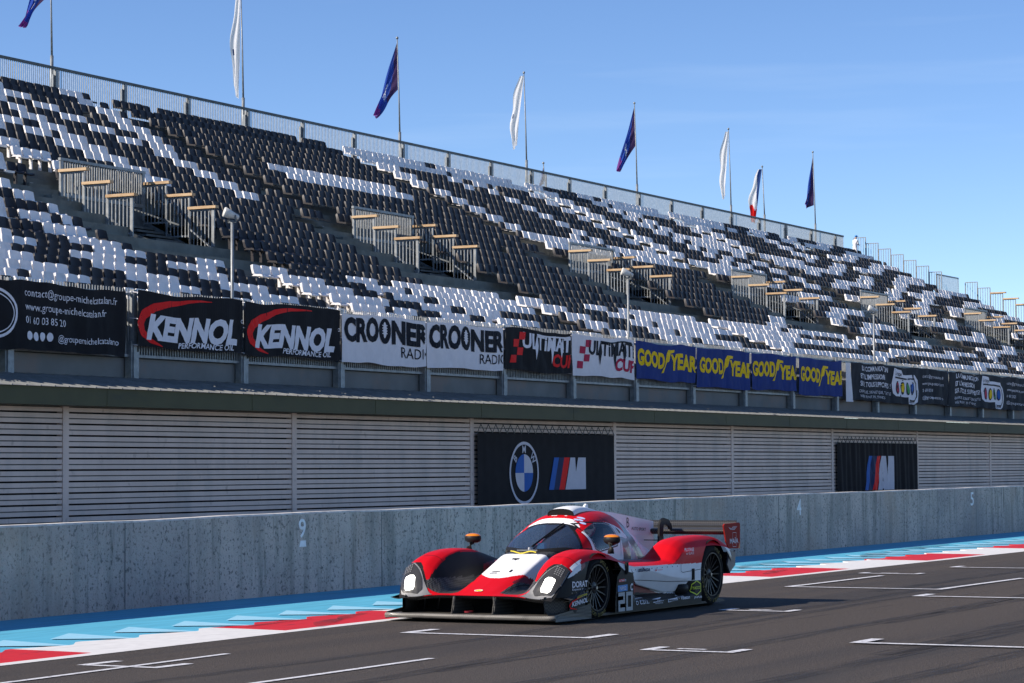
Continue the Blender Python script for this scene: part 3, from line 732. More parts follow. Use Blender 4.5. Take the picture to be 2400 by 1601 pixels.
# ------------------------------------------------------------------ front fence of the stand
tf = thing('front_fence', 'grey barred fence along the front of the stand, behind the banners', 'fence')
FX = [48.76+5.03*k for k in range(-6, 32)]
for x in FX:
    mb = MB(); mb.box(x-.11, x+.11, 39.96, 40.22, 3.9, 4.62); mb.box(x-.06, x+.08, 40.0, 40.14, 4.62, 6.24); mb.box(x-.17, x-.11, 40.0, 40.2, 3.9, 4.9); mb.build('post', M['steel'], tf)
mb = MB(); mb.box(10, 205, 40.24, 40.30, 3.96, 4.46); mb.build('kick_board', M['kick'], tf)
mb = MB(); mb.bar((10,40.12,4.52),(205,40.12,4.52), .07, .07); mb.bar((10,40.12,6.12),(205,40.12,6.12), .06, .06); mb.build('rails', M['steel'], tf)
mb = MB(); x = 38.0
while x < 180: mb.bar((x,40.12,4.54),(x,40.12,6.10), .035); mb.bar((x,40.12,6.12),(x,40.12,6.27), .022); x += .115  # pickets above the rail are added to break sunlight into dots on the roof
mb.build('bars', M['steel'], tf)

# ------------------------------------------------------------------ banners on the front fence
def cloth_fn(x0, seed, amp, sag=.05, y=39.90):
    def fn(x, z, o=0.0):
        t = x-x0
        d = amp*(.6*math.sin(t*2.1+seed+.8*math.sin(z*1.3)) + .5*noise.noise(Vector((t*1.1+seed*7, z*.9, seed))) + .42*noise.noise(Vector((t*3.1, z*1.5-t*.8, seed*3))))
        d += .006*math.sin(t*2*math.pi/.115)
        zz = z - sag*noise.noise(Vector((t*.9, seed, 0))) + .02*math.sin(t*1.3+seed)*(z-4.7)
        return (x, y-.02-abs(d)*.9-.02-o, zz)
    return fn
def banner(name, x0, x1, z0, z1, m, label, group, seed, amp=.05, prints=(), pm=(), sag=.06, skew=0.0):
    f = cloth_fn(x0, seed, amp, sag)
    def fn(x, z, o=0.0):
        p = f(x, z, o); return (p[0], p[1], p[2]+skew*(x-x0))
    mb = MB(); mb.grid(lambda a, b: fn(x0+(x1-x0)*a, z0+(z1-z0)*b + (.022*math.sin(a*math.pi*2.3+seed*3)*(1-b))), 110, 30)
    o = mb.build(name, m, smooth=True); tag(o, label, 'banner', group)
    if prints:
        pb = MB(); prints(pb, lambda x, z: fn(x, z, .014))
        pb.build('printed_lettering', list(pm), o)
    # ties at the corners
    tm = MB()
    for zz in (z0+.04, z1-.04, (z0+z1)/2):
        for xx in (x0+.02, x1-.02): tm.bar((xx, 39.86, zz), (xx, 40.12, zz+.03), .018)
    tm.build('cable_ties', M['p_white'], o)
    return o
GB = 'banners tied along the front fence'
def pr_contact(b, fn):
    put_text(b, 'contact@groupe-michelcatalan.fr', fn, 49.1, 5.78, 3.7, .19, 0, .0, sub=.25)
    put_text(b, 'www.groupe-michelcatalan.fr', fn, 49.1, 5.44, 3.25, .19, 0, .0, sub=.25)
    put_text(b, '01 60 03 85 20', fn, 49.1, 5.12, 1.55, .18, 0, .0, sub=.25)
    put_text(b, '@groupemichelcatalano', fn, 50.35, 4.74, 2.5, .17, 0, .0, sub=.25)
    for k in range(4): put_poly(b, ellipse(49.25+.27*k, 4.83, .11, .11, 14), fn, 0, .2)
    ring(b, 47.95, 5.35, .85, .62, .07, fn, 0); ring(b, 47.95, 5.35, .72, .50, .03, fn, 0)
banner('fence_banner', 44.2, 53.15, 4.48, 6.15, M['black_bnr_slot'], 'black banner of contact details at the left edge of the fence', GB, 1.0, .09, pr_contact, [M['p_white']], sag=.12)
def pr_kennol(x0):
    def f(b, fn):
        put_text(b, 'KENNOL', fn, x0+.36, 4.99, 4.1, .62, 0, .055, shear=.28)
        put_text(b, 'PERFORMANCE OIL', fn, x0+1.75, 4.80, 2.55, .15, 0, .02, shear=.25, sub=.2)
        pts = [(x0+1.05, 4.80), (x0+.55, 4.92), (x0+.2, 5.12), (x0+.1, 5.35), (x0+.25, 5.58), (x0+.7, 5.8), (x0+1.4, 5.97), (x0+2.2, 6.06), (x0+3.3, 6.08)]
        stroke(b, pts, [.02,.12,.22,.28,.27,.22,.16,.09,.02], lambda x, z: (lambda p: (p[0], p[1]+.006, p[2]))(fn(x, z)), 1)
        ring(b, x0+4.72, 5.62, .05, .05, .015, fn, 0, 14)
    return f
banner('fence_banner', 53.7, 58.45, 4.75, 6.2, M['black_bnr_slot'], 'black banner with white KENNOL lettering and red arc, left one of two', GB, 2.2, .06, pr_kennol(53.7), [M['p_white'], M['p_red']])
banner('fence_banner', 58.6, 63.5, 4.72, 6.2, M['black_bnr_slot'], 'black banner with white KENNOL lettering and red arc, beside the white radio banner', GB, 3.4, .05, pr_kennol(58.7), [M['p_white'], M['p_red']])
def pr_crooner(x0, x1):
    def f(b, fn):
        put_text(b, 'CRO', fn, x0+.2, 5.36, 1.95, .68, 0, .05)
        put_text(b, 'NER', fn, x0+2.88, 5.35, 2.25, .66, 0, .05, clip=x1-.03)
        put_poly(b, ellipse(x0+2.50, 5.69, .33, .38, 24), fn, 0, .15)
        def fo(x, z): 
            p = fn(x, z); return (p[0], p[1]-.012, p[2])
        put_poly(b, ellipse(x0+2.48, 5.72, .10, .24, 18), fo, 1, .15)
        for k in range(4): put_poly(b, [(x0+2.33, 5.60+.08*k), (x0+2.63, 5.60+.08*k), (x0+2.63, 5.63+.08*k), (x0+2.33, 5.63+.08*k)], fo, 1, .3)
        put_text(b, 'RADIO', fn, x0+3.45, 4.92, 1.85, .33, 0, .0, clip=x1-.03)
    return f
banner('fence_banner', 63.62, 68.5, 4.68, 6.12, M['bnr_white'], 'white CROONER RADIO banner beside the black lettered banner', GB, 4.1, .045, pr_crooner(63.55, 68.5), [M['p_black'], M['bnr_white']])
banner('fence_banner', 68.56, 73.55, 4.72, 6.12, M['bnr_white'], 'white CROONER RADIO banner, right one of two', GB, 5.7, .06, pr_crooner(68.5, 73.55), [M['p_black'], M['bnr_white']])
def pr_ult(x0, x1, a, r):
    def f(b, fn):
        put_text(b, 'ULTiMATE', fn, x0+1.25, 5.52, 3.95, .50, a, .03, shear=.1, clip=x1-.04)
        for xx, zz in ((x0+2.15, 5.15), (x0+3.35, 5.05), (x0+4.1, 5.3)):
            put_poly(b, [(xx-.09, 5.62), (xx+.10, 6.02), (xx+.16, 5.62), (xx, zz)], lambda x, z: (lambda p: (p[0], p[1]-.010, p[2]))(fn(x, z)), a, .3)
        stroke(b, [(x0+2.2, 6.0), (x0+3.6, 5.98), (x0+4.7, 6.02)], .05, lambda x, z: (lambda p: (p[0], p[1]-.018, p[2]))(fn(x, z)), a)
        put_text(b, 'CUP', fn, x0+3.35, 4.98, 1.6, .42, r, .04, shear=.25, clip=x1-.04)
        for k, (xx, zz) in enumerate(((1.0,5.75),(.55,5.5),(.85,5.24),(.35,4.98))):
            put_poly(b, [(x0+xx, zz), (x0+xx+.42, zz+.01), (x0+xx+.48, zz+.26), (x0+xx+.06, zz+.25)], fn, r, .3)
    return f
banner('fence_banner', 73.65, 78.4, 4.76, 6.14, M['black_bnr_slot'], 'black ULTIMATE CUP banner with orange red chequers', GB, 6.3, .07, pr_ult(73.6, 78.4, 0, 1), [M['p_white'], M['p_red']])
banner('fence_banner', 78.5, 83.45, 4.74, 6.14, M['bnr_white'], 'white ULTIMATE CUP banner with crimson chequers', GB, 7.9, .05, pr_ult(78.5, 83.45, 0, 1), [M['p_black'], M['p_crimson']])
def pr_gy(x0, x1, dx=0.0, dz=0.0):
    def f(b, fn0):
        fn = lambda x, z: fn0(x, z+dz-.015*(x-x0))
        put_text(b, 'GOOD', fn, x0+.12+dx, 5.22, 2.3, .56, 0, .05, shear=.04)
        put_text(b, 'YEAR', fn, x0+2.92+dx, 5.20, 2.4, .56, 0, .05, shear=.04, clip=x1-.03)
        put_poly(b, [(x0+2.15+dx,5.02),(x0+2.36+dx,5.05),(x0+2.62+dx,5.45),(x0+2.82+dx,5.5),(x0+2.95+dx,5.8),(x0+3.3+dx,5.84),(x0+3.32+dx,5.93),(x0+2.75+dx,5.93),(x0+2.58+dx,5.78),(x0+2.62+dx,5.62),(x0+2.5+dx,5.5),(x0+2.48+dx,5.35)], fn, 0, .2)
    return f
for i, (a, b_, z0, z1, lb, dx, dz) in enumerate([(83.6, 88.85, 4.74, 6.10, 'blue GOODYEAR banner next to the white chequered banner', 0, .05), (88.95, 94.1, 4.60, 6.10, 'blue GOODYEAR banner, second from the left of four', .1, -.02),
        (94.3, 99.05, 4.66, 6.10, 'blue GOODYEAR banner, third from the left of four', -.05, .02), (99.3, 104.3, 4.55, 6.08, 'blue GOODYEAR banner next to the dark grey printed banners', 0, -.05)]):
    banner('fence_banner', a, b_, z0, z1, M['bnr_blue'], lb, GB, 8.3+1.7*i, .06, pr_gy(a, b_, dx, dz), [M['p_yellow']])
def pr_print(x0, tail=True):
    def f(b, fn):
        put_text(b, 'LA COMMUNICATION', fn, x0+1.5, 5.76, 3.3, .22, 0, .02, sub=.3); put_text(b, "ET L'IMPRESSION", fn, x0+1.3, 5.40, 3.0, .22, 0, .02, sub=.3)
        put_text(b, 'SUR TOUS SUPPORTS !', fn, x0+1.2, 5.06, 3.9, .22, 0, .02, sub=.3)
        put_text(b, 'GRAVURE, SIGNALETIQUE, TEXTILE', fn, x0+1.1, 4.76, 4.1, .13, 0, .0, sub=.4); put_text(b, 'WEB, PRINT, PLV, STANDS', fn, x0+1.2, 4.55, 3.2, .12, 0, .0, sub=.4)
        cx = x0+7.0
        put_poly(b, [(cx-1.6,4.85),(cx-1.75,5.3),(cx-1.6,5.7),(cx-1.45,6.0),(cx-.5,5.95),(cx-.3,5.75),(cx+1.3,5.75),(cx+1.75,5.5),(cx+1.85,5.0),(cx+1.7,4.5),(cx+1.3,4.38),(cx+.5,4.4),(cx+.4,4.72),(cx-1.2,4.72)], fn, 0, .3)
        def fo(x, z): 
            p = fn(x, z); return (p[0], p[1]-.014, p[2])
        def fo2(x, z):
            p = fn(x, z); return (p[0], p[1]-.024, p[2])
        stroke(b, [(cx-1.35,5.58),(cx+1.2,5.56),(cx+1.5,5.35),(cx+1.55,4.75),(cx+1.3,4.55),(cx+.7,4.55)], .07, fo, 5)
        for k, mi in enumerate((1,2,3,4)): put_poly(b, ellipse(cx-1.0+.68*k, 5.12, .25, .30, 20), fo, 5, .3); put_poly(b, ellipse(cx-1.0+.68*k, 5.12, .18, .24, 20), fo2, mi, .3)
        put_text(b, 'Groupe', fo, cx-1.35, 5.68, .9, .2, 5, .0, sub=.4); put_text(b, 'Dijon', fo, cx+.6, 4.44, .7, .18, 5, .0, sub=.4)
        if tail:
            for k, s in enumerate(('contact@groupeatoro.fr', 'www.groupeatoro.com', '01 60 03 85 20', '@groupeatoro')): put_text(b, s, fn, x0+9.5, 5.66-.33*k, 3.0 if k != 2 else 1.5, .15, 0, .0, sub=.4)
    return f
PM = [M['p_white'], M['p_crimson'], M['p_yellow'], M['p_green'], M['p_blue'], M['p_black']]
banner('fence_banner', 105.4, 118.3, 4.42, 6.08, M['bnr_grey'], 'dark grey printed banner with four coloured dots, beside the blue banners', GB, 21.3, .10, pr_print(105.2), PM, sag=.07)
banner('fence_banner', 118.5, 131.6, 4.40, 6.06, M['bnr_grey'], 'dark grey printed banner with four coloured dots, at the right edge', GB, 25.1, .10, pr_print(118.2), PM, sag=.07)
# the curled white back of the first grey banner's edge
mb = MB(); mb.grid(lambda a, b: (104.75+.5*a+.35*(1-b)*a, 39.84-.05*math.sin(a*3), 4.35+1.7*b), 6, 10)
tag(mb.build('folded_cloth', M['bnr_white'], smooth=True), 'narrow white strip of folded cloth between the blue and grey banners', 'cloth')

# ------------------------------------------------------------------ top rail, end railings
tr = thing('rear_railing', 'long barred railing with dark top rail along the top of the stand', 'railing')
mb = MB(); mb.bar((40,63.5,17.47),(166.8,63.5,17.47), .10, .10); mb.build('top_rail', M['steel_dark_and_slot_shade'], tr)
mb = MB(); x = 66.0
while x < 166.8: mb.bar((x,63.5,15.8),(x,63.5,17.44), .026); x += .125
mb.bar((60,63.5,15.95),(166.8,63.5,15.95), .05, .08)
mb.build('bars', M['steel'], tr)
x = 80.22-4.48*4
while x < 167.5:
    mb = MB(); mb.box(x-.14, x+.02, 63.42, 63.58, 15.7, 17.4); mb.box(x-.24, x-.16, 63.5, 63.6, 15.7, 17.2); mb.build('post', M['steel'], tr); x += 4.48
def end_rail(label, x, i0, i1, wood_from=99, loc_label=None):
    t = thing('end_railing', label, 'railing', group='stepped railings down the ends of the stand')
    for k in range(i0, i1):
        Y = 63.3-.9119*k; z = 17.46-.43776*k
        mb = MB(); barred(mb, (x, Y, 0), (x, Y-.87, 0), z-1.3, z-.02, .16, .03); mb.bar((x,Y,z),(x,Y-.88,z), .05, .05); mb.build('railing_panel', M['steel'], t)
        if k >= wood_from: w_ = MB(); w_.box(x-.1, x+.1, Y-1.1, Y, z+.02, z+.11); w_.build('wooden_shelf', M['wood'], t)
    return t
end_rail('stepped railing going down beside the standing man', 168.3, 0, 7)
end_rail('stepped railing with wooden shelves at the far right skyline', 173.3, 7, 16, 9)
t = thing('short_railing', 'short glazed railing on the skyline between the two stepped railings', 'railing')
mb = MB(); zt = 17.46-.43776*6.3; mb.bar((168.5,57.4,zt),(173.2,57.4,zt), .08, .08); barred(mb, (168.5,57.4,0), (173.2,57.4,0), zt-1.5, zt-.03, .17, .022); mb.build('bars', M['steel'], t)

# ------------------------------------------------------------------ flags
def flag(x, ztop, kind, label, hoist, length, ang, group, seed=0, yb=63.75, zbase=15.8, spread=.35, belly=0.0):
    t = thing('flag_pole', label, 'flag', (x, yb, zbase), R(-84), group=group)
    H_ = ztop-zbase
    mb = MB(); bend = -.12
    mb.tube([(0,0,0),(0,0,2.2)], .07, 10); mb.tube([(0,0,2.2),(bend*.3,0,H_*.6),(bend,0,H_)], [.045,.035,.025], 8); mb.sphere((bend,0,H_+.05), .07, 6); mb.build('pole', M['steel'], t, smooth=True)
    fb = MB(); a0 = R(ang)
    def fn(u, v):          # u down the hoist, v along the fly; the fly sags and closes to a tip
        L = length*v; e = (1-v)**.75*(.86)+.14*(1-v)+.06
        fold = (.09*math.sin(v*6+u*8+seed)+.05*math.sin(u*21+seed*2))*(.35 if belly or kind == 'france' else 1)
        return (bend*(1-.3*u)-math.sin(a0)*L*(1-.05*math.sin(3*v+seed))-spread*u*math.sin(min(1,v*2.2)*math.pi*.5)*(1-v)+fold*.22*v-belly*min(1, v*9)*(.35+.65*u)*(1-.5*v), -.2*v+fold*(.25+v)*1.2, H_-.15-hoist*u*e-math.cos(a0)*L+.04*math.sin(u*9+v*5+seed))
    if belly:      # a cloth that hangs straight down in soft folds
        def fn(u, v):
            wd = belly*(.18+1.0*math.sin(math.pi*min(1, .08+.86*v))**.8); L = length*v
            return (bend*(1-.4*v)-math.sin(a0)*L-wd*(1-u)*(1+.12*math.sin(v*13+seed))-.02, .05*math.sin(u*9+v*6+seed)*(.4+v), H_-.12-math.cos(a0)*L+.10*math.sin(u*3+seed)*(v > .9)+.05*u*v)
    def mf(u, v):
        if kind == 'white': return 1 if abs(v-.55) < .03 and abs(u-.25) < .06 and seed != 4 else 0
        if kind == 'france': return 2 if v > .70-.06*math.sin(u*6) else 0 if u > .25+v*1.1 else 1
        if abs(v-.50) < .07 and .3 < u < .75 and (int(u*36)+int(v*50)) % 3: return 3
        return 2 if v > .80 else (1 if v < .30-.2*(1-u) or u > .85 and v < .4 else 0)
    fb.grid(fn, 34, 34, mfn=mf)
    mats = {'white': [M['fl_white'], M['p_navy']], 'france': [M['fl_blue'], M['fl_white'], M['fl_red']], 'navy': [M['fl_navy'], M['fl_plum'], M['fl_purple'], M['fl_white']]}[kind]
    fb.build('flag_cloth', mats, t, smooth=True)
    return t
GF = 'flags on tall poles along the top of the stand'
flag(80.22, 22.75, 'navy', 'dark blue flag with purple tip on the leftmost pole, cut by the frame top', 2.0, 3.5, 19, GF, 1)
flag(93.63, 22.75, 'white', 'white flag hanging straight down its pole, cut by the frame top', 1.6, 4.6, 1.5, GF, 2, belly=.36)
flag(107.16, 22.6, 'navy', 'dark blue flag with purple tip and a white emblem, second navy flag from the left', 2.2, 3.7, 17, GF, 3, spread=.2)
flag(120.39, 22.66, 'white', 'white flag drooping to the left, above the middle of the stand', 1.9, 3.9, 7, GF, 5, belly=.44)
flag(134.11, 22.71, 'navy', 'dark blue flag spread to a point with purple tip, right of the drooping white flag', 2.2, 3.8, 16, GF, 6, spread=.2)
flag(147.84, 22.77, 'white', 'narrow plain white flag left of the tricolour', 1.8, 4.2, 4, GF, 4, belly=.40)
flag(154.6, 21.1, 'france', 'blue, white and red tricolour flag on a shorter pole', 1.7, 3.6, 9, GF, 7, yb=64.3, spread=.1, belly=.50)
flag(162.2, 22.83, 'navy', 'plain dark blue flag hanging on the rightmost pole', 3.2, 3.3, 8, GF, 8, spread=.5)
flag(126.9, 18.6, 'navy', 'small faint purple flag tip seen through the rear railing', .9, 1.2, 6, GF, 9, yb=66)

# ------------------------------------------------------------------ horn speakers on slim poles
def horn_pole(x, label, rz):
    t = thing('speaker_pole', label, 'loudspeaker', (x, 40.55, 3.9), group='white horn speakers on slim poles')
    H_ = 4.55
    mb = MB(); mb.tube([(0,0,0),(0,0,H_)], .045, 10); mb.build('pole', M['steel'], t, smooth=True)
    mb = MB(); mb.lathe([(-.28,0),(-.28,.13),(-.25,.145),(-.08,.12),(.08,.085),(.19,.075),(.22,.05),(.22,0)], 24, axis='x')
    c, s = math.cos(.33), math.sin(.33)
    mb.v = [(p[0]*c+p[2]*s, p[1], -p[0]*s+p[2]*c+H_+.20) for p in mb.v]
    o = mb.build('horn', M['horn'], t, smooth=True); o.rotation_euler = (0,0,rz); o.scale = (.9,.9,1)
    mb = MB(); mb.box(-.03,.03,-.13,.13,H_-.02,H_+.06); mb.box(-.03,.03,-.12,-.10,H_,H_+.2); mb.box(-.03,.03,.10,.12,H_,H_+.2); mb.build('bracket', M['steel_dark_and_slot_shade'], t)
    return t
horn_pole(59.01, 'white horn speaker on a slim pole behind the first KENNOL banner', -.75)
horn_pole(84.48, 'white horn speaker on a slim pole above the leftmost blue banner', -.95)
horn_pole(110.25, 'white horn speaker on a slim pole above the grey printed banner', -.95)

# ------------------------------------------------------------------ people (bodies as one skinned surface)
def figure(name, label, loc, rz, joints, bones, paint, mats, root=0, cat='person'):
    me = bpy.data.meshes.new(name); me.from_pydata([j[0] for j in joints], bones, [])
    o = bpy.data.objects.new(name, me); col.objects.link(o)
    sk = o.modifiers.new('skin', 'SKIN'); o.modifiers.new('sub', 'SUBSURF').levels = 2; o.modifiers['sub'].render_levels = 2
    for i, v in enumerate(me.skin_vertices[0].data):
        r = joints[i][1]; v.radius = r if isinstance(r, tuple) else (r, r); v.use_root = (i == root)
    dg = bpy.context.evaluated_depsgraph_get(); m2 = bpy.data.meshes.new_from_object(o.evaluated_get(dg))
    o.modifiers.clear(); o.data = m2; bpy.data.meshes.remove(me)
    m2.materials.clear()
    for m in mats: m2.materials.append(m)
    for p in m2.polygons: p.material_index = paint(p.center); p.use_smooth = True
    o.location = loc; o.rotation_euler = (0,0,rz); tag(o, label, cat)
    return o
J = [((0,0,.95),(.15,.12)), ((0,0,1.15),(.155,.12)), ((.02,0,1.38),(.18,.12)), ((.05,0,1.50),.06), ((.09,0,1.57),.055), ((.12,0,1.68),(.085,.10)),
     ((.03,.17,1.42),.07), ((.08,.22,1.16),.048), ((.30,.12,1.12),.036), ((.38,.10,1.14),.034),
     ((.03,-.17,1.42),.07), ((.08,-.22,1.16),.048), ((.30,-.12,1.12),.036), ((.38,-.10,1.14),.034),
     ((0,.10,.88),.10), ((.03,.11,.50),.062), ((-.02,.11,.10),.04), ((.12,.12,.04),.036),
     ((0,-.10,.88),.10), ((.08,-.11,.50),.062), ((.06,-.11,.10),.04), ((.20,-.12,.04),.036)]
BN = [(0,1),(1,2),(2,3),(3,4),(4,5),(2,6),(6,7),(7,8),(8,9),(2,10),(10,11),(11,12),(12,13),(0,14),(14,15),(15,16),(16,17),(0,18),(18,19),(19,20),(20,21)]
def pm_(c):
    if c.z > 1.52: return 0
    if c.z > .90 and abs(c.y) < .23 and c.x < .16: return 1 if c.x < .05 or c.z < 1.1 else 2
    if c.z > 1.22: return 1
    if c.z > .90: return 0
    if c.z > .50: return 1
    if c.z > .10: return 0
    return 1
o = figure('person', 'man in white shirt and shorts with a blue cap, standing atop the stand', (167.6, 62.95, 15.78), R(-20), J, BN, pm_, [M['skin'], M['cl_white'], M['cl_blue']])
mb = MB(); mb.sphere((.125,0,1.74), .105, 10, 0, (1.05,.95,.75)); mb.box(.14,.30,-.075,.075,1.725,1.745); mb.build('cap', M['cl_blue'], o, smooth=True)
mb = MB(); mb.box(.36,.44,-.05,.08,1.15,1.165); ph = mb.build('phone', M['cl_dark'], None); ph.location = o.location; ph.rotation_euler = o.rotation_euler
tag(ph, 'dark phone held by the standing man', 'phone')

# ================================================================== racing car
# local axes: x = distance back from the nose, y = across (minus = side nearest the camera), z up
def paintm(name, rgb, rough=.22, coat=.8, **k):
    m = mat(name, rgb, rough, coat=coat, noise_amt=.06, noise_scale=5, **k); return m
C = {}
C['red'] = paintm('car_red', (.60,.005,.012), .45, .0, spec=.10)
C['white'] = paintm('car_white', (.84,.85,.86), .45, .0, spec=.15)
C['black'] = mat('satin_black', (.016,.016,.017), .5, spec=.15, noise_amt=.25, noise_scale=5)
C['dred'] = paintm('car_dark_red', (.16,.008,.014), .45, .12, spec=.25)
C['grey'] = paintm('car_grey', (.12,.12,.13), .4, .2)
C['silver'] = mat('silver_trim', (.25,.25,.25), .45, .3, noise_amt=.2, noise_scale=8)
C['orange'] = paintm('orange_cap', (.75,.22,.01))
C['eprd'] = paintm('endplate_red', (.33,.02,.015), .6, .0, spec=.1)
C['epor'] = paintm('endplate_orange', (.70,.17,.02), .4, .3)
def carbon(name, a=(.022,.022,.023), b=(.085,.083,.08), sc_=55):
    m = mat(name, a, .45, spec=.2, coat=.05); nt = m.node_tree
    tc = nt.nodes.new('ShaderNodeTexCoord'); mp = nt.nodes.new('ShaderNodeMapping'); mp.inputs['Rotation'].default_value = (0,0,.785)
    ck = nt.nodes.new('ShaderNodeTexChecker'); ck.inputs['Scale'].default_value = sc_; ck.inputs[1].default_value = (*a,1); ck.inputs[2].default_value = (*b,1)
    nt.links.new(tc.outputs['Object'], mp.inputs[0]); nt.links.new(mp.outputs[0], ck.inputs[0]); nt.links.new(ck.outputs[0], nt.nodes['Principled BSDF'].inputs['Base Color'])
    return m
C['carbon'] = carbon('carbon_weave'); C['carbonl'] = layered(carbon('scuffed_carbon', (.045,.042,.038), (.085,.08,.07), 60), [(9,(1,1,1),.5,.7,(.05,.048,.045),.6)])
C['tyre'] = layered(mat('tyre_rubber', (.014,.014,.015), .8, spec=.15, noise_amt=.2, noise_scale=12), [(5,(1,1,1),.55,.7,(.05,.045,.04),.4)])
C['rim'] = mat('black_wheel', (.010,.010,.011), .45, .0, spec=.3, coat=.1, noise_amt=.1, noise_scale=8)
C['metal'] = mat('bare_metal', (.35,.34,.33), .35, .9, noise_amt=.2, noise_scale=9)
C['yl'] = mat('tyre_yellow', (.20,.15,.03), .8, noise_amt=.55, noise_scale=16, lo=.4, hi=.52)
C['dark'] = mat('inner_black', (.006,.006,.006), .8, spec=.2, noise_amt=.2, noise_scale=9)
C['lampglow'] = mat('lit_headlamp', (.9,.9,.85), .3, noise_amt=.02, noise_scale=9, emit=(1.0,.97,.88), es=2.6)
C['led'] = mat('led_lens', (.22,.22,.22), .3, noise_amt=.1, noise_scale=9)
C['lens'] = mat('lamp_bucket', (.045,.043,.040), .22, coat=.25, noise_amt=.2, noise_scale=6)
C['yellow'] = mat('yellow_strap', (.75,.60,.02), .6, noise_amt=.1, noise_scale=9)
C['neon'] = mat('neon_yellow_print', (.65,.75,.03), .5, noise_amt=.05, noise_scale=9)
C['num'] = mat('number_grey', (.40,.41,.42), .5, noise_amt=.15, noise_scale=20)
C['cyan'] = mat('class_blue', (.05,.25,.60), .5, noise_amt=.05, noise_scale=20)
gm = bpy.data.materials.new('tinted_glass'); gm.use_nodes = True; nt = gm.node_tree
b_ = nt.nodes['Principled BSDF']; b_.inputs['Base Color'].default_value = (.035,.055,.10,1); b_.inputs['Roughness'].default_value = .04; b_.inputs['Alpha'].default_value = .62; b_.inputs['Coat Weight'].default_value = .6; b_.inputs['IOR'].default_value = 1.6
C['glass'] = gm
gm2 = gm.copy(); gm2.name = 'side_glass'; gm2.node_tree.nodes['Principled BSDF'].inputs['Alpha'].default_value = .35; gm2.node_tree.nodes['Principled BSDF'].inputs['Base Color'].default_value = (.06,.12,.16,1); C['sglass'] = gm2

car = thing('race_car', 'red, white and black closed-cockpit prototype racing car number 20 with lit headlamps', 'racing car', (22.4, 12.6, 0))
HW = .965
AS = [0, .15, .25, .35, .45, .55, .65, .75, .85, .93, 1.0]
TAB = [
 (.20, [.270,.270,.270,.270,.268,.262,.250,.240,.236,.232,.225]),
 (.24, [.288,.285,.280,.275,.273,.274,.276,.280,.280,.272,.255]),
 (.30, [.312,.307,.295,.282,.282,.300,.350,.385,.390,.375,.335]),
 (.38, [.338,.333,.315,.288,.285,.340,.445,.490,.498,.475,.410]),
 (.46, [.365,.358,.338,.292,.290,.390,.530,.575,.580,.555,.490]),
 (.60, [.415,.408,.385,.302,.298,.460,.612,.645,.645,.615,.555]),
 (.80, [.485,.480,.458,.325,.315,.520,.672,.693,.690,.662,.600]),
 (1.05,[.575,.572,.555,.385,.340,.550,.702,.715,.708,.680,.620]),
 (1.30,[.655,.655,.645,.520,.400,.555,.690,.705,.698,.668,.610]),
 (1.50,[.680,.680,.675,.610,.500,.560,.655,.672,.664,.635,.580]),
 (1.75,[.660,.660,.655,.640,.590,.572,.600,.606,.596,.572,.535]),
 (1.95,[.600,.600,.600,.598,.585,.562,.552,.546,.540,.532,.512]),
 (2.60,[.570,.570,.570,.565,.560,.552,.545,.540,.535,.525,.505]),
 (2.88,[.555,.555,.555,.552,.550,.548,.546,.545,.542,.530,.508]),
 (3.02,[.545,.545,.543,.540,.540,.560,.600,.620,.615,.590,.540]),
 (3.15,[.535,.535,.530,.528,.530,.590,.690,.712,.705,.672,.610]),
 (3.35,[.520,.520,.515,.512,.520,.610,.748,.766,.758,.722,.655]),
 (3.65,[.505,.505,.500,.498,.505,.605,.766,.786,.778,.742,.672]),
 (3.95,[.490,.490,.485,.482,.490,.590,.760,.788,.782,.745,.675]),
 (4.25,[.470,.470,.465,.462,.470,.565,.728,.765,.760,.722,.655]),
 (4.50,[.450,.450,.445,.442,.450,.540,.675,.710,.705,.670,.610]),
 (4.62,[.440,.440,.435,.432,.440,.520,.640,.670,.665,.635,.580]),
]
COLS = [[(u, row[k]) for u, row in TAB] for k in range(len(AS))]
_zc = {}
def top_row(u):
    k = round(u*400)
    if k not in _zc: _zc[k] = [(a*HW, smooth_interp(u, c)) for a, c in zip(AS, COLS)]
    return _zc[k]
def topz(u, a): return smooth_interp(min(a, HW), top_row(u))
def halfw(u):     # plan outline
    w = HW
    if u < .55: w -= .10*((.55-u)/.35)**2*.9
    if u > 4.3: w -= .04*((u-4.3)/.3)**2
    return w
def inset(u, z):   # undercut of the sidepod between the wheels
    if u < 1.88 or u > 3.45: return 0.0
    k = min(1, (u-1.88)/.30)*min(1, max(0, (3.45-u)/.25))
    if z > .20:
        top = interp(u, [(1.75,.40),(2.0,.34),(2.75,.21),(3.15,.17)])
        if z < top: return .13*k
        return (.13*max(0, 1-(z-top)/.17) + .03*max(0, 1-(z-top)/.3)*0)*k*.75
    return .13*k*max(0, (z-.14)/.06) if z > .14 else 0.0
FWC, RWC = (1.10, .325), (3.99, .35)
STRIPE = [(0.365,0.431),(0.482,0.608),(0.60,.645),(0.735,0.672),(0.972,0.690),(0.774,0.628),(0.695,0.592),(0.674,0.523)]
SLIV = [(0.774,0.628),(0.773,0.554),(0.674,0.51),(0.695,0.592)]
WB = [(1.395,0.672),(1.57,0.651),(1.724,0.590),(1.828,0.535),(1.858,0.447),(1.681,0.481),(1.568,0.539),(1.476,0.601)]
WS = [(1.828,0.520),(3.075,0.497),(3.70,0.492),(3.70,0.29),(3.301,0.305),(3.16,0.175),(2.753,0.195),(2.423,0.268),(2.079,0.324),(1.93,0.366),(1.879,0.441)]
DR = [(1.90,.37),(2.08,.322),(2.42,.265),(2.75,.192),(2.40,.215),(2.05,.24),(1.95,.28)]
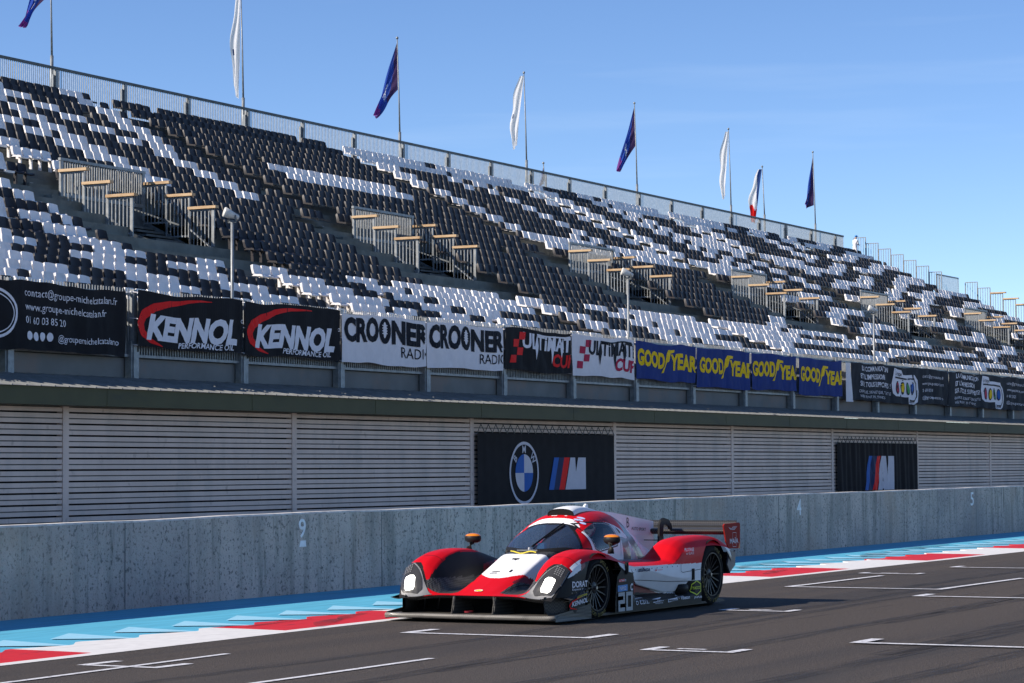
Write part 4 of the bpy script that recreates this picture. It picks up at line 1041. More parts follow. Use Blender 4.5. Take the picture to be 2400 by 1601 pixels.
ARCHF = [(1.425,.03),(1.47,.30),(1.50,.42),(1.60,.50),(1.52,.60),(1.42,.655),(1.30,.672),(1.12,.68)]
def in_arch(u, z):
    if math.hypot(u-FWC[0], z-FWC[1]) < .357 or (z < .33 and abs(u-FWC[0]) < .345): return True
    if pip(u, z, ARCHF) and u > 1.1: return True
    if math.hypot(u-RWC[0], z-RWC[1]) < .385 or (z < .35 and abs(u-RWC[0]) < .37): return True
    if u > 4.2 and z < .66 and z < .72-(u-4.2)*.8 : return True
    return False
def side_mat(u, z):    # 0 red 1 white 2 black 3 dark red 4 carbon 5 grey
    if u < 1.75:
        if pip(u, z, STRIPE): return 1
        if pip(u, z, SLIV): return 3
        if pip(u, z, WB): return 1
        if u < 1.0: return 0 if z > .60+ (u-.4)*.14 and z > .60 else 2
        return 0 if z > .66 else 2
    if pip(u, z, WB): return 1
    if u > 3.68:
        if u > 4.25: return 1 if (z > .70-(u-4.2)*.55 and z < .78-(u-4.2)*.45) else (0 if z >= .78-(u-4.2)*.45 else 5)
        return 0
    if pip(u, z, WS): return 1
    if z > .49: return 0
    if pip(u, z, DR): return 3
    return 2
def lerp_poly(pts): return pts
WHITE_HOOD = lambda u, a: .64+.16*(a/.24)**2 < u < 1.30 and a < .235+.22*((u-.64)/.66)
def top_mat(u, a):
    if u < 1.8:
        nh = interp(u, [(.2,.25),(.45,.24),(.65,.26),(.9,.33),(1.2,.44),(1.35,.52),(1.8,.56)])
        if u < .475 and a > .60+(.0 if u < .3 else (u-.3)*1.0) and a > .60: return 2
        if u < .30: return 0
        if a < nh*.88:
            if WHITE_HOOD(u, a): return 1
            if u > 1.30: return 4
            return 0
        if a < nh: return 3 if u > .6 else 0
        inner = interp(u, [(.2,.9),(.30,.70),(.36,.62),(.5,.60),(.8,.605),(1.3,.60),(1.55,.63),(1.8,.70)])
        if a < inner:
            return 4 if topz(u, a) < .43 else 2
        if a > .93 and .5 < u < 1.0 and pip(u, topz(u, a)-.004, STRIPE): return 1
        return 0
    if u < 2.9:
        if a > .93*HW or a > .60: return 0
        return 5
    if a > .56: return 0
    return 2
def body_patch(name, u0, u1, a0, side, parent=None, with_side=True, zbot=.05):
    mb = MB(); nu = int(round((u1-u0)/.0078)); na = int(round((HW-a0)/.0085)); nz = 70 if with_side else 0
    nn = len(mb.v)
    for i in range(nu+1):
        u = u0+(u1-u0)*i/nu; hw = halfw(u); k = hw/HW
        for j in range(na+1):
            a = a0+(HW-a0)*j/na; aa = a if a < .5 else a+(k*a-a)*(a-.5)/(HW-.5)
            mb.v.append((u, side*aa, topz(u, a)))
        zt = topz(u, HW)
        for j in range(1, nz+1):
            z = zt+(zbot-zt)*j/nz
            bul = .012*math.sin(min(1, (zt-z)/.12)*math.pi/2)
            mb.v.append((u, side*(hw+bul-inset(u, z)), z))
    st = na+nz+1
    for i in range(nu):
        u = u0+(u1-u0)*(i+.5)/nu
        zt = topz(u, HW)
        for j in range(na+nz):
            if j < na:
                a = a0+(HW-a0)*(j+.5)/na; mi = top_mat(u, a)
                if u > 4.35 and False: continue
            else:
                z = zt+(zbot-zt)*(j-na+.5)/nz
                if in_arch(u, z): continue
                if u < .42 and z < .30-.0*u and z < .26: continue
                mi = side_mat(u, z)
            q = i*st+j+nn
            f = (q, q+st, q+st+1, q+1) if side < 0 else (q, q+1, q+st+1, q+st)
            mb.f.append(f); mb.m.append(mi)
    return mb.build(name, [C['red'], C['white'], C['black'], C['dred'], C['carbon'], C['grey']], parent or car, smooth=True, angle=50)
def mid_patch(name, u0, u1, a1):
    mb = MB(); nu = int(round((u1-u0)/.0078)); nv = int(round(2*a1/.0085))
    mb.grid(lambda a, b: (u0+(u1-u0)*a, -a1+2*a1*b, topz(u0+(u1-u0)*a, abs(-a1+2*a1*b))), nu, nv,
            mfn=lambda a, b: top_mat(u0+(u1-u0)*a, abs(-a1+2*a1*b)))
    return mb.build(name, [C['red'], C['white'], C['black'], C['dred'], C['carbon'], C['grey']], car, smooth=True)
nose = mid_patch('nose', .20, 1.75, .4455)
for sd_ in (-1, 1):
    ff = body_patch('front_fender', .20, 1.75, .4455, sd_)
    sp_ = body_patch('sidepod', 1.75, 2.95, .4455, sd_)
    rf = body_patch('rear_fender', 2.95, 4.62, .4455, sd_)
mid_patch('rear_deck', 1.75, 4.62, .4455)
def offs(u, a, s, o):
    e = .01; z = topz(u, a); zx = (topz(u+e, a)-topz(u-e, a))/(2*e); zy = (topz(u, min(HW, a+e))-topz(u, a-e))/(2*e)
    n = Vector((-zx, -zy*s, 1)).normalized(); k = halfw(u)/HW; aa = a if a < .5 else a+(k*a-a)*(a-.5)/(HW-.5)
    return Vector((u, s*aa, z)) + n*o
# shut lines on the sidepod
mb = MB()
def sidef(u, z, o=.003): return (u, -(halfw(u)+.012-inset(u, z)+o), z)
def sline(pts, t=.006):
    stroke(mb, pts, t, lambda x, z: sidef(x, z))
sline([(1.86,.372),(2.2,.357),(2.8,.318),(3.3,.303),(3.68,.298)]); sline([(3.08,.497),(3.08,.42),(3.12,.405),(3.68,.425)]); sline([(1.70,.43),(1.83,.45)]); sline([(1.60,.50),(1.72,.455),(1.9,.447)])
mb.build('shut_line', C['black'], car)
for x, z0, z1 in ((1.715,.44,.565),(3.39,.312,.436)):
    mb = MB(); mb.box(x-.022, x+.022, -HW-.028, -HW-.004, z0, z1); mb.box(x-.008, x+.008, -HW-.034, -HW-.028, z0+.01, z1-.01); mb.build('latch', C['black'], car)

mb = MB()
for s in (-1, 1):
    for pts in ([(.62,.60),(.62,.75),(.625,.90),(.63,.955)], [(.30,.27),(.5,.27),(.75,.30),(1.0,.37),(1.2,.43),(1.32,.47)]):
        stroke(mb, pts, .005, lambda u, a: (offs(u, a, s, .003)), 0)
mb.build('panel_gap', C['black'], car)
mb = MB()
for k in range(14): mb.sphere((.47+.085*k if k < 5 else 1.95+.13*(k-5), 0, 0), .006, 3)
mb.v = [(p[0], sidef(p[0], .30 if p[0] < 1 else .478, .001)[1]+p[1], (.30 if p[0] < 1 else .478)+p[2]) for p in mb.v]
mb.build('fastener', C['metal'], car)
# hidden core that closes the body (wheel wells, floor)
mb = MB(); mb.box(.62, 4.3, -.62, .62, .07, .28); mb.box(1.5, 3.55, -.80, .80, .07, .40); mb.box(.70, .72, -.95, .95, .07, .27)
for c_ in (FWC, RWC):
    for s in (-1, 1): mb.box(c_[0]-.40, c_[0]+.46, s*.60-.01, s*.60+.01, .1, .55)
mb.build('tub', C['dark'], car)
mb = MB(); mb.box(.85, 4.35, -.93, .93, .035, .06); mb.build('floor', C['carbon'], car)

# splitter, lip, nose struts
mb = MB()
def spl(a, b):
    v = -.975+1.95*b; fr = .075+.03*(abs(v)/.975)**2
    return (fr+(.95-fr)*a, v, .085 if a > .03 else .07)
mb.grid(spl, 10, 30); mb.build('splitter', C['carbonl'], car, smooth=False)
mb = MB(); pts = [(.075+.03*(abs(v)/.975)**2, v, .064) for v in [-.975+1.95*i/30 for i in range(31)]]
mb.tube(pts, .024, 10, squash=1.1); mb.build('splitter_lip', layered(carbon('pale_carbon', (.11,.105,.095), (.20,.19,.17), 60), [(9,(1,1,1),.5,.7,(.05,.048,.045),.6)]), car, smooth=True)  # lip carbon is lighter than the splitter plate
for s in (-1, 1):
    mb = MB(); mb.add([(.10,s*.978,.03),(.87,s*.99,.03),(.87,s*.985,.18),(.42,s*.972,.125),(.10,s*.965,.098)], [(0,1,2,3,4)]); mb.add([(.10,s*.978,.03),(.90,s*1.0,.03),(.90,s*1.03,.028),(.2,s*1.0,.028)], [(0,1,2,3)]); mb.build('splitter_endplate', C['carbon'] , car)
mb = MB(); mb.grid(lambda a, b: (.205+.05*a, -.80+1.6*b, topz(.20, abs(-.80+1.6*b))-.002-.030*a), 3, 30); mb.grid(lambda a, b: (.255+.5*a, -.80+1.6*b, .233+.0*a), 3, 10); mb.build('intake_lip', C['carbon'], car)
for s in (-1, 1):
    mb = MB(); mb.prism([(.17,.085),(.215,.262),(.50,.255),(.62,.085)], 'y', s*.235-.012, s*.235+.012); mb.tube([(.165,s*.235,.085),(.205,s*.235,.20),(.215,s*.225,.262)], .014, 8); mb.build('intake_strut', C['carbonl'], car)
    mb = MB(); mb.grid(lambda a, b: (.20+.42*a, s*(.745+.10*(1-b)**2+.09*a+.05*b), .085+.18*b), 8, 8)
    mb.grid(lambda a, b: (.20+.25*a, s*(.80+.14*a), .10+.17*b), 6, 6); mb.build('intake_side', C['carbonl'], car, smooth=True)
mb = MB(); mb.lathe([(-.008,.030),(-.008,.045),(.008,.045),(.008,.030),(-.008,.030)], 20, axis='z', c=(.13,.02,.112)); mb.build('tow_eye', C['dred'], car)
mb = MB(); mb.bar((.30,.62,.25),(.50,.75,.11), .012); mb.bar((.30,.45,.25),(.55,.62,.11), .012); mb.build('stay_rod', C['metal'], car)

# headlamps: patches that follow the fender front
for s in (-1, 1):
    def hl(pu, pa, o): return offs(pu, pa, s, o)
    OUT = [(.203,.60),(.205,.80),(.235,.93),(.33,.955),(.475,.952),(.47,.86),(.40,.74),(.33,.665),(.26,.56),(.215,.50)]
    INN = [(.232,.70),(.245,.905),(.275,.94),(.33,.95),(.468,.945),(.462,.87),(.395,.755),(.335,.69),(.27,.655)]
    mb = MB(); put_poly(mb, OUT, lambda u, a: hl(u, a, .006), 0, .03); h = mb.build('headlight', C['silver'], car, smooth=True)
    mb = MB(); put_poly(mb, INN, lambda u, a: hl(u, a, .012), 0, .03); mb.build('lens_cover', C['lens'], h, smooth=True)
    mb = MB(); put_poly(mb, [(.258,.765),(.252,.86),(.268,.885),(.322,.893),(.338,.882),(.345,.795),(.33,.768),(.275,.752)], lambda u, a: hl(u, a, .017), 0, .04); mb.build('lit_lamp', C['lampglow'], h)
    mb = MB()
    for i in range(4):
        for j in range(5):
            cu, ca = .375+.014*j, .845+.022*i; put_poly(mb, ellipse(cu, ca, .005, .008, 8), lambda u, a: hl(u, a, .016), 0, .1)
    mb.build('led_cluster', C['led'], h)
    mb = MB()
    for (u, a) in OUT: mb.sphere(hl(u, a, .007), .006, 4)
    mb.build('rivets', C['metal'], h)
# dive planes
for s in (-1, 1):
    mb = MB(); mb.grid(lambda a, b: (.30+.42*a, s*(.93+.11*b*(1-.5*a)), .215+.10*a**1.5+.02*b*b), 10, 6); mb.grid(lambda a, b: (.32+.42*a, s*(.93+.10*b*(1-.3*a)), .225+.10*a**1.5-.02*b*b+.03), 10, 6)
    if s > 0: mb.grid(lambda a, b: (.52+.26*a, s*(.95+.09*b), .45+.05*a), 6, 4)
    mb.build('dive_plane', C['carbon'], car, smooth=True)

# canopy: lofted sections
CAN = [ # u, half width, base z, top z, power
 (1.385,.03,.676,.682,2.0),(1.42,.16,.672,.700,2.1),(1.50,.29,.665,.742,2.2),(1.60,.385,.655,.792,2.3),(1.72,.455,.64,.852,2.35),(1.85,.490,.62,.915,2.4),(1.95,.500,.60,.962,2.45),(2.05,.503,.58,1.012,2.5),
 (2.18,.500,.56,1.060,2.5),(2.35,.492,.55,1.082,2.5),(2.55,.478,.54,1.090,2.4),(2.80,.450,.53,1.085,2.2),(3.05,.405,.52,1.055,2.0),(3.30,.350,.51,.985,1.9),(3.55,.285,.50,.885,1.8),(3.80,.220,.49,.775,1.8),(4.10,.150,.48,.665,1.8),(4.45,.09,.46,.56,1.8)]
def can_at(u): return [smooth_interp(u, [(r[0], r[k]) for r in CAN]) for k in (1,2,3,4)]
_cc = {}
def canp(u, th, o=0.0):    # th 0..pi, 0 = camera side
    k = round(u*1000)
    if k not in _cc: _cc[k] = can_at(u)
    w, zb, zt, p = _cc[k]
    c, s_ = math.cos(th), math.sin(th)
    y = -math.copysign(abs(c)**(2/p), c)*(w+o); z = zb+(abs(s_)**(2/p))*(zt-zb+o)
    return (u, y, z)
def ws_region(u, y, z):    # windscreen outline
    ay = abs(y); ub = 1.400+.28*(ay/.45)**2; ut = 1.915+.03*(ay/.30)**2
    return ub+.02 < u < ut+.14*max(0,(ay-.30)/.15)*0 and ay < .44+.0*u and ay < .475-.30*max(0, (u-1.70)/.24)
def ws_frame(u, y, z):
    ay = abs(y); return 1.395+.28*(ay/.45)**2 < u < 1.945 and ay < .49-.28*max(0, (u-1.72)/.24)
def win_region(u, z):
    p = [(1.945,.90),(1.985,.945),(2.10,.957),(2.40,.950),(2.53,.925),(2.60,.79),(2.55,.72),(2.05,.672),(1.98,.70)]
    return pip(u, z, p)
def canmat(u, y, z):   # 0 red 1 white 2 black 3 glass-hole 4 darkred 5 grey
    if ws_region(u, y, z): return 3
    if ws_frame(u, y, z): return 2
    ay = abs(y)
    if u < 2.9 and ay > .36 and win_region(u, z): return 3
    if 1.947 <= u < 2.05-1.6*max(0, ay-.18)**1.5-.0*ay and ay < .31: return 1
    if ay > .36 and 1.88 < u < 3.0:
        if z < .992-.25*max(0,abs(u-2.35)-.3) and u > 1.90+max(0,(z-.9))*.6: return 1 if u < 2.72 or z > .75+(3.2-u)*.1 else 5
    if u < 1.97: return 0 if (z > .70 and ay > .3) else 2
    if u > 2.95:
        if z > 1.0 - (u-2.9)*.5: return 4 if u < 3.2 else 1
        return 5 if (math.sin(u*9+z*14) > -.2) else 1
    if u > 2.3 and z > .98: return 0
    return 0
mb = MB(); nu, nt_ = 390, 200; hole = []
for i in range(nu+1):
    u = 1.385+(4.45-1.385)*i/nu
    for j in range(nt_+1): mb.v.append(canp(u, math.pi*j/nt_))
gw, gs, gf = MB(), MB(), MB(); gw.v = list(mb.v); gs.v = list(mb.v); gf.v = list(mb.v)
for i in range(nu):
    for j in range(nt_):
        q = i*(nt_+1)+j; f = (q, q+1, q+nt_+2, q+nt_+1)
        p = canp(1.385+(4.45-1.385)*(i+.5)/nu, math.pi*(j+.5)/nt_)
        mi = canmat(*p)
        if mi == 3:
            tgt = gw if ws_region(*p) else gs if p[1] < 0 else gf
            tgt.f.append(f); tgt.m.append(0)
        else: mb.f.append(f); mb.m.append(mi if mi < 3 else mi)
cab = mb.build('cockpit_shell', [C['red'], C['white'], C['black'], C['black'], C['dred'], C['grey']], car, smooth=True)
def prune(o):
    bm = bmesh.new(); bm.from_mesh(o.data); bmesh.ops.delete(bm, geom=[v for v in bm.verts if not v.link_faces], context='VERTS'); bm.to_mesh(o.data); bm.free()
w_ = gw.build('windscreen', C['glass'], car, smooth=True); prune(w_)
g_ = gs.build('side_window', C['sglass'], car, smooth=True); prune(g_)
g_ = gf.build('side_window', C['sglass'], car, smooth=True); prune(g_)
# window surround and door lines on the camera side
def cansurf(u, z, o=.004):
    w, zb, zt, p = can_at(u); r = min(1, max(0, (z-zb)/(zt-zb)))**(p/2)
    th = math.asin(r); q = canp(u, th); n = Vector((0, q[1], (q[2]-.7)*.6)).normalized(); return (q[0], q[1]+n.y*o, q[2]+n.z*o*.3)
mb = MB(); P_ = [(1.935,.90),(1.975,.955),(2.10,.968),(2.40,.960),(2.545,.935),(2.615,.79),(2.56,.708),(2.05,.660),(1.965,.695),(1.935,.90)]
stroke(mb, P_, .012, lambda x, z: cansurf(x, z)); mb.build('window_seal', C['black'], car)
mb = MB(); stroke(mb, [(1.90,.66),(1.885,.80),(1.90,.93),(1.99,1.01),(2.12,1.045)], .006, lambda x, z: cansurf(x, z)); stroke(mb, [(2.63,.60),(2.68,.78),(2.60,.95),(2.45,1.02)], .006, lambda x, z: cansurf(x, z)); mb.build('door_gap', C['black'], car)
mb = MB(); put_poly(mb, [(2.68,.905),(2.76,.865),(2.775,.835),(2.735,.838),(2.70,.87)], lambda x, z: cansurf(x, z, .006), 0, .02); mb.build('air_vent', C['black'], car)
mb = MB()
for du, z in ((2.13,1.012),(2.075,.992),(2.05,.958)): put_poly(mb, ellipse(du, z, .024, .013, 14), lambda x, zz: cansurf(x, zz, .007), 0, .05)
mb.build('light_panel_dots', mat('pale_blue_lamp', (.55,.65,.95), .3, noise_amt=.05, noise_scale=9), car)
# roof scoop with snorkel, antenna
mb = MB()
def scoop(a, b):
    u = 2.13+.72*a; th = math.pi*b; w = (.155-.05*a); h = .075*(1-a**2.2); 
    return (u, -math.cos(th)*w, can_at(u)[2]-.012+math.sin(th)**.6*h)
mb.grid(scoop, 20, 20); s_o = mb.build('roof_scoop', C['white'], car, smooth=True)
mb = MB(); mb.add([(2.124, -math.cos(math.pi*i/16)*.147, can_at(2.13)[2]-.01+max(0,math.sin(math.pi*i/16))**.6*.066) for i in range(17)], [tuple(range(17))]); mb.tube([(2.128, -math.cos(math.pi*i/16)*.152, can_at(2.13)[2]-.012+max(0,math.sin(math.pi*i/16))**.6*.072) for i in range(17)], .008, 6); mb.build('scoop_mouth', C['dark'], s_o)
mb = MB(); mb.prism([(2.66,1.075),(2.69,1.135),(2.72,1.155),(2.76,1.15),(2.77,1.07)], 'y', -.012, .012); mb.build('antenna', C['white'], car)
# wiper
mb = MB()
def wsp(u, y, o):
    w, zb, zt, p = can_at(u); yy = min(.999, abs(y)/w); return (u, y, zb+(1-yy**p)**(1/p)*(zt-zb)+o)
mb.tube([wsp(1.43+.49*i/10, -.02-.12*i/10, .022) for i in range(11)], [.012,.011,.01,.009,.009,.008,.008,.008,.008,.008,.007], 6)
mb.bar(wsp(1.62,-.07,.014), wsp(1.90,-.16,.014), .018, .012); mb.build('wiper', C['black'], car)
mb = MB(); mb.lathe([(0,.0),(0,.035),(.035,.028),(.04,0)], 14, axis='z', c=(1.41,-.01,.685)); mb.bar((1.36,-.12,.69),(1.36,.12,.69), .014); mb.build('wiper_mount', C['metal'], car)
mb = MB(); mb.tube([(1.27,-.15+.3*i/8,.672+.012*math.sin(i)) for i in range(9)], .007, 6); mb.build('yellow_strap', C['yellow'], car)
# cockpit interior: dashboard, seat, steering wheel, bulkhead, lollipop sticker
mb = MB(); mb.box(1.55,1.80,-.36,.36,.50,.68); mb.build('dashboard', C['carbon'], car)
mb = MB(); mb.box(2.78,2.82,-.30,.30,.45,.88); mb.box(1.9,2.8,-.40,.40,.30,.36); mb.build('bulkhead', C['dark'], car)
mb = MB(); mb.lathe([(-.012,.14),(-.012,.165),(.012,.165),(.012,.14),(-.012,.14)], 24, axis='x', c=(1.98,-.18,.70)); mb.box(1.97,1.99,-.30,-.06,.68,.72); mb.build('steering_wheel', C['black'], car)
mb = MB(); mb.box(2.38,2.52,-.38,.0,.38,.90); mb.box(2.0,2.5,-.38,.0,.34,.42); mb.build('racing_seat', C['black'], car)
mb = MB(); mb.box(1.70,1.76,-.02,.06,.695,.755); mb.build('small_blue_box', C['cyan'], car)

# engine cover fin
FIN = [(2.95,1.078),(3.388,1.046),(4.45,.930),(4.454,.538),(4.10,.60),(3.70,.70),(3.2,.9)]
mb = MB(); mb.prism([(2.90,.95),(2.95,1.080),(3.388,1.048),(4.45,.930),(4.454,.52),(4.1,.50),(3.3,.60)], 'y', -.009, .009); fin = mb.build('shark_fin', C['white'], car)
# rear wing
WZ = .86
mb = MB()
def aero(a, b, c0, ch, z0, th, sl):
    # closed profile parameter a 0..1
    t = a*2*math.pi; x = .5-.5*math.cos(t); zz = math.sin(t)*th*(1-x)**.5*2
    return (c0+ch*x, -.925+1.85*b, z0+zz+sl*x-.03*math.sin(x*math.pi))
mb.grid(lambda a, b: aero(a, b, 4.36, .26, WZ-.035, .022, .045), 24, 12); mb.build('wing_plane', C['carbon'], car, smooth=True)
mb = MB(); mb.grid(lambda a, b: aero(a, b, 4.60, .15, WZ+.015, .010, .06), 20, 12); mb.build('wing_flap', C['carbon'], car, smooth=True)
for s in (-1, 1):
    mb = MB(); out_ = [(4.33,.885),(4.36,.905),(4.78,.910),(4.80,.89),(4.79,.615),(4.47,.625),(4.40,.70)]
    mb.prism(out_, 'y', s*.935-.008, s*.935+.008); ep = mb.build('wing_endplate', C['eprd'], car)
    mb = MB(); mb.add([(4.74,s*(.944),.617),(4.788,s*.944,.617),(4.79,s*.944,.70)], [(0,1,2)]); mb.build('orange_corner', C['epor'], ep)
mb = MB()
for s in (-1, 1):
    pass
for y in (-.26, .26):
    mb = MB(); outer = [(4.02,.46),(4.06,.90),(4.10,.955),(4.17,.975),(4.30,.955),(4.375,.90),(4.40,.845),(4.34,.84),(4.31,.875),(4.24,.90),(4.17,.89),(4.15,.82),(4.17,.65),(4.22,.46)]
    mb.prism(outer, 'y', y-.012, y+.012); mb.build('wing_support', C['black'], car)
mb = MB(); mb.bar((4.2,-.25,.72),(4.2,.25,.72), .01); mb.bar((4.2,-.25,.50),(4.1,0,.60), .01); mb.bar((4.2,.25,.50),(4.1,0,.60), .01); mb.build('brace_wire', C['black'], car)
# tail panel, diffuser
for s in (-1, 1):
    mb = MB(); mb.prism([(4.42,.62),(4.60,.58),(4.63,.60),(4.62,.43),(4.47,.355),(4.40,.44),(4.44,.52)], 'y', s*.945-.01, s*.945+.01); mb.build('tail_plate', C['grey'], car)
mb = MB(); mb.add([(4.62,-.9,.58),(4.62,.9,.58),(4.60,.9,.34),(4.60,-.9,.34)], [(0,1,2,3)]); mb.add([(4.0,-.6,.09),(4.0,.6,.09),(4.6,.6,.30),(4.6,-.6,.30)], [(0,1,2,3)])
for y in (-.5,0,.5): mb.box(4.1,4.6,y-.01,y+.01,.12,.30)
mb.build('diffuser', C['carbon'], car)
# exhaust / duct outlet on the flank
mb = MB(); mb.lathe([(0,.0),(.0,.062),(.19,.070),(.20,.066),(.02,.055),(.02,0)], 24, axis='x', c=(3.10,-.90,.225)); mb.build('side_duct', C['black'], car, smooth=True)

# mirrors
for s in (-1, 1):
    base = Vector((1.62, s*.845, .655))
    mb = MB(); mb.tube([base, base+Vector((.0, -s*.0, .05)), base+Vector((.02, -s*.02, .10)), base+Vector((.06,-s*.0,.125))], [.034,.028,.026,.036], 10, squash=1.2); mr = mb.build('mirror', C['black'], car, smooth=True)
    cx, cy, cz = 1.68, s*.83, .80
    mb = MB(); mb.sphere((cx,cy,cz), .070, 10, 0, (1.0,1.35,.80)); mb.v = [(p[0], cy+(p[1]-cy)*(1-.0*abs(p[2]-cz)), cz+math.copysign(abs((p[2]-cz)/.056)**.7*.052, p[2]-cz)) for p in mb.v]; mb.f = [f for f in mb.f]; mb.build('mirror_housing', C['black'], mr, smooth=True)
    mb = MB(); mb.sphere((cx,cy,cz+.004), .0706, 10, 0, (1.0,1.36,.80)); mb.v = [(p[0], p[1], cz+.004+math.copysign(abs((p[2]-cz-.004)/.056)**.7*.052, p[2]-cz-.004)) for p in mb.v]
    keep = [f for f in mb.f if all(mb.v[i][2] > cz+.014 for i in f)]; mb.f = keep; mb.m = [0]*len(keep); mb.build('orange_cap', C['orange'], mr, smooth=True)

# wheels
def wheel(cx, cz, y, R_, W_, side):
    w = bpy.data.objects.new('wheel', None); col.objects.link(w); w.parent = car; w.location = (cx, y, cz); w.empty_display_size = .1
    s = side     # -1: outer face towards -y
    rr = R_*.735 if R_ < .34 else R_*.70
    mb = MB(); h = W_/2
    prof = [(-h+.02,rr),(-h,rr+.012),(-h-.006,rr+.035),(-h+.002,R_-.045),(-h+.02,R_-.018),(-h+.045,R_-.004),(-h*.4,R_),(h*.4,R_),(h-.045,R_-.004),(h-.02,R_-.018),(h,rr+.03),(h-.02,rr)]
    mb.lathe(prof, 72); mb.build('tyre', C['tyre'], w, smooth=True)
    mb = MB()
    mb.lathe([(s*(h-.012),rr+.004),(s*(h+.002),rr),(s*(h+.002),rr-.014),(s*(h-.03),rr-.022),(s*(h-.14),rr-.03),(-s*(h-.03),rr-.02)], 60)
    n = 16
    for i in range(n):
        t = 2*math.pi*i/n
        def pr(r, o, dt=0): return (r*math.cos(t+dt), s*(h-o), r*math.sin(t+dt))
        r0, r1 = .055, rr-.012; a0_, a1_ = .13, .028
        q = [pr(r0,.045,-a0_),pr(r0,.045,a0_),pr(r1,.012,a1_*1.1),pr(r1,.012,-a1_*1.1),pr(r0,.09,-a0_),pr(r0,.09,a0_),pr(r1,.06,a1_),pr(r1,.06,-a1_)]
        mb.add(q, [(0,1,2,3),(1,5,6,2),(0,3,7,4)])
    mb.lathe([(s*(h-.035),0),(s*(h-.035),.04),(s*(h-.045),.062),(s*(h-.09),.07)], 24)
    mb.build('rim', C['rim'], w, smooth=True, angle=35)
    mb = MB(); mb.lathe([(s*(h-.01),0),(s*(h-.01),.018),(s*(h-.04),.022)], 8); mb.build('wheel_nut', C['metal'], w)
    mb = MB(); mb.lathe([(s*(h-.12),0),(s*(h-.12),.18),(s*(h-.15),.18),(s*(h-.15),0)], 40); mb.lathe([(s*(h-.20),0),(s*(h-.20),rr-.03)], 40); mb.build('brake_disc', C['dark'], w)
    if side < 0:
        mb = MB(); rm = (rr+R_)/2-.006; hh = .036
        def arc_text(t_, a_start, a_end):
            n = len(t_)
            for k, ch in enumerate(t_):
                if ch == ' ': continue
                vs, fs, tw = text2d(ch, .02, 0); ang = R(a_start+(a_end-a_start)*k/max(1, n-1))
                pts = []
                for x, yv in vs:
                    r = rm+(yv-.5)*hh; aa = ang-((x-tw/2)*hh*1.3)/rm
                    pts.append((r*math.cos(aa), -(h+.0075), r*math.sin(aa)))
                mb.add(pts, fs)
        arc_text('EAGLE F1', 78, 38); arc_text('EAGLE F1 GOODYEAR', 258, 192) if False else None
        arc_text('GOODYEAR', 262-8, 205-20)
        # lower lettering reads round the bottom of the tyre
        arc_text('EAGLE', 300, 270)
        mb.build('sidewall_lettering', C['yl'], w)
    return w
for s in (-1, 1):
    wheel(FWC[0], FWC[1], s*.80, .325, .30, s); wheel(RWC[0], RWC[1], s*.785, .350, .33, s)
# wheel-well liners so nothing shows through the arches
for c_, r_l in ((FWC,.36),(RWC,.39)):
    for s in (-1, 1):
        mb = MB(); v = []; n = 20
        for i in range(n+1):
            t = math.pi*(i/n)*1.0; 
            for yy in (.60, .955): v.append((c_[0]+r_l*math.cos(t)*(1.0), s*yy, c_[1]+min(r_l*math.sin(t)*.98, topz(min(4.6, c_[0]+r_l*math.cos(t)), .8)-c_[1]-.015)))
        mb.add(v, [(2*i, 2*i+1, 2*i+3, 2*i+2) for i in range(n)])
        mb.box(c_[0]+.46, c_[0]+.50, s*.75-.2, s*.75+.17, .1, .45) if c_ is FWC else None
        mb.build('wheel_well_liner', C['dark'], car)

# livery lettering on the flank
def sd2(x, z): return sidef(x, z, .005)
def sd3(x, z): return sidef(x, z, .008)
lt = MB()   # 0 white 1 red 2 yellow 3 navy 4 num 5 cyan 6 neon 7 black
put_text(lt, 'DORAT', sd2, .47, .355, .33, .060, 0, .03); put_text(lt, 'Espace pro', sd2, .47, .325, .30, .022, 0, .0)
put_poly(lt, [(.545,.232),(.80,.262),(.80,.302),(.545,.270)], sd2, 3, .1)
put_text(lt, 'GOODYEAR', lambda x, z: sd3(x, z+(x-.55)*.12), .56, .241, .23, .022, 2, .03)
put_text(lt, 'KENNOL', lambda x, z: sd2(x, z+(x-.45)*.10), .46, .165, .34, .045, 0, .03, shear=.3)
stroke(lt, [(.56,.135),(.44,.150),(.42,.175),(.47,.215),(.56,.238),(.66,.252)], [.004,.014,.018,.016,.010,.003], sd2, 1)
put_poly(lt, [(1.50,.265),(1.73,.270),(1.73,.335),(1.50,.330)], sd2, 5, .1); put_text(lt, 'NP02', sd3, 1.54, .282, .15, .036, 0, .01)
put_poly(lt, [(1.53,.365),(1.66,.368),(1.66,.395),(1.53,.392)], sd2, 1, .1); put_text(lt, 'ULTIMATE', sd3, 1.52, .370, .17, .020, 0, .02, shear=.2)
# block digits 2 and 0
def dg(pts): put_poly(lt, pts, lambda x, z: sidef(x, z, .010), 4, .018)
x0, z0, w_d, h_d, tt = 1.50, .062, .155, .195, .045
tt = .038; hm_ = h_d/2
dg([(x0+a, z0+b) for a, b in ((0,0),(w_d,0),(w_d,tt),(tt,tt),(tt,hm_-tt/2),(w_d,hm_-tt/2),(w_d,h_d),(0,h_d),(0,h_d-tt),(w_d-tt,h_d-tt),(w_d-tt,hm_+tt/2),(0,hm_+tt/2))])
x0 = 1.685
for (a, b, c, d) in ((0,0,w_d,tt),(0,h_d-tt,w_d,h_d),(0,tt,tt,h_d-tt),(w_d-tt,tt,w_d,h_d-tt)): dg([(x0+a,z0+b),(x0+c,z0+b),(x0+c,z0+d),(x0+a,z0+d)])
put_text(lt, 'H', sd2, 1.90, .235, .085, .095, 1, .05, shear=.1); put_text(lt, 'C', sd2, 1.80, .27, .06, .07, 0, .04); put_text(lt, 'EILS', sd2, 1.84, .195, .13, .022, 0, .0)
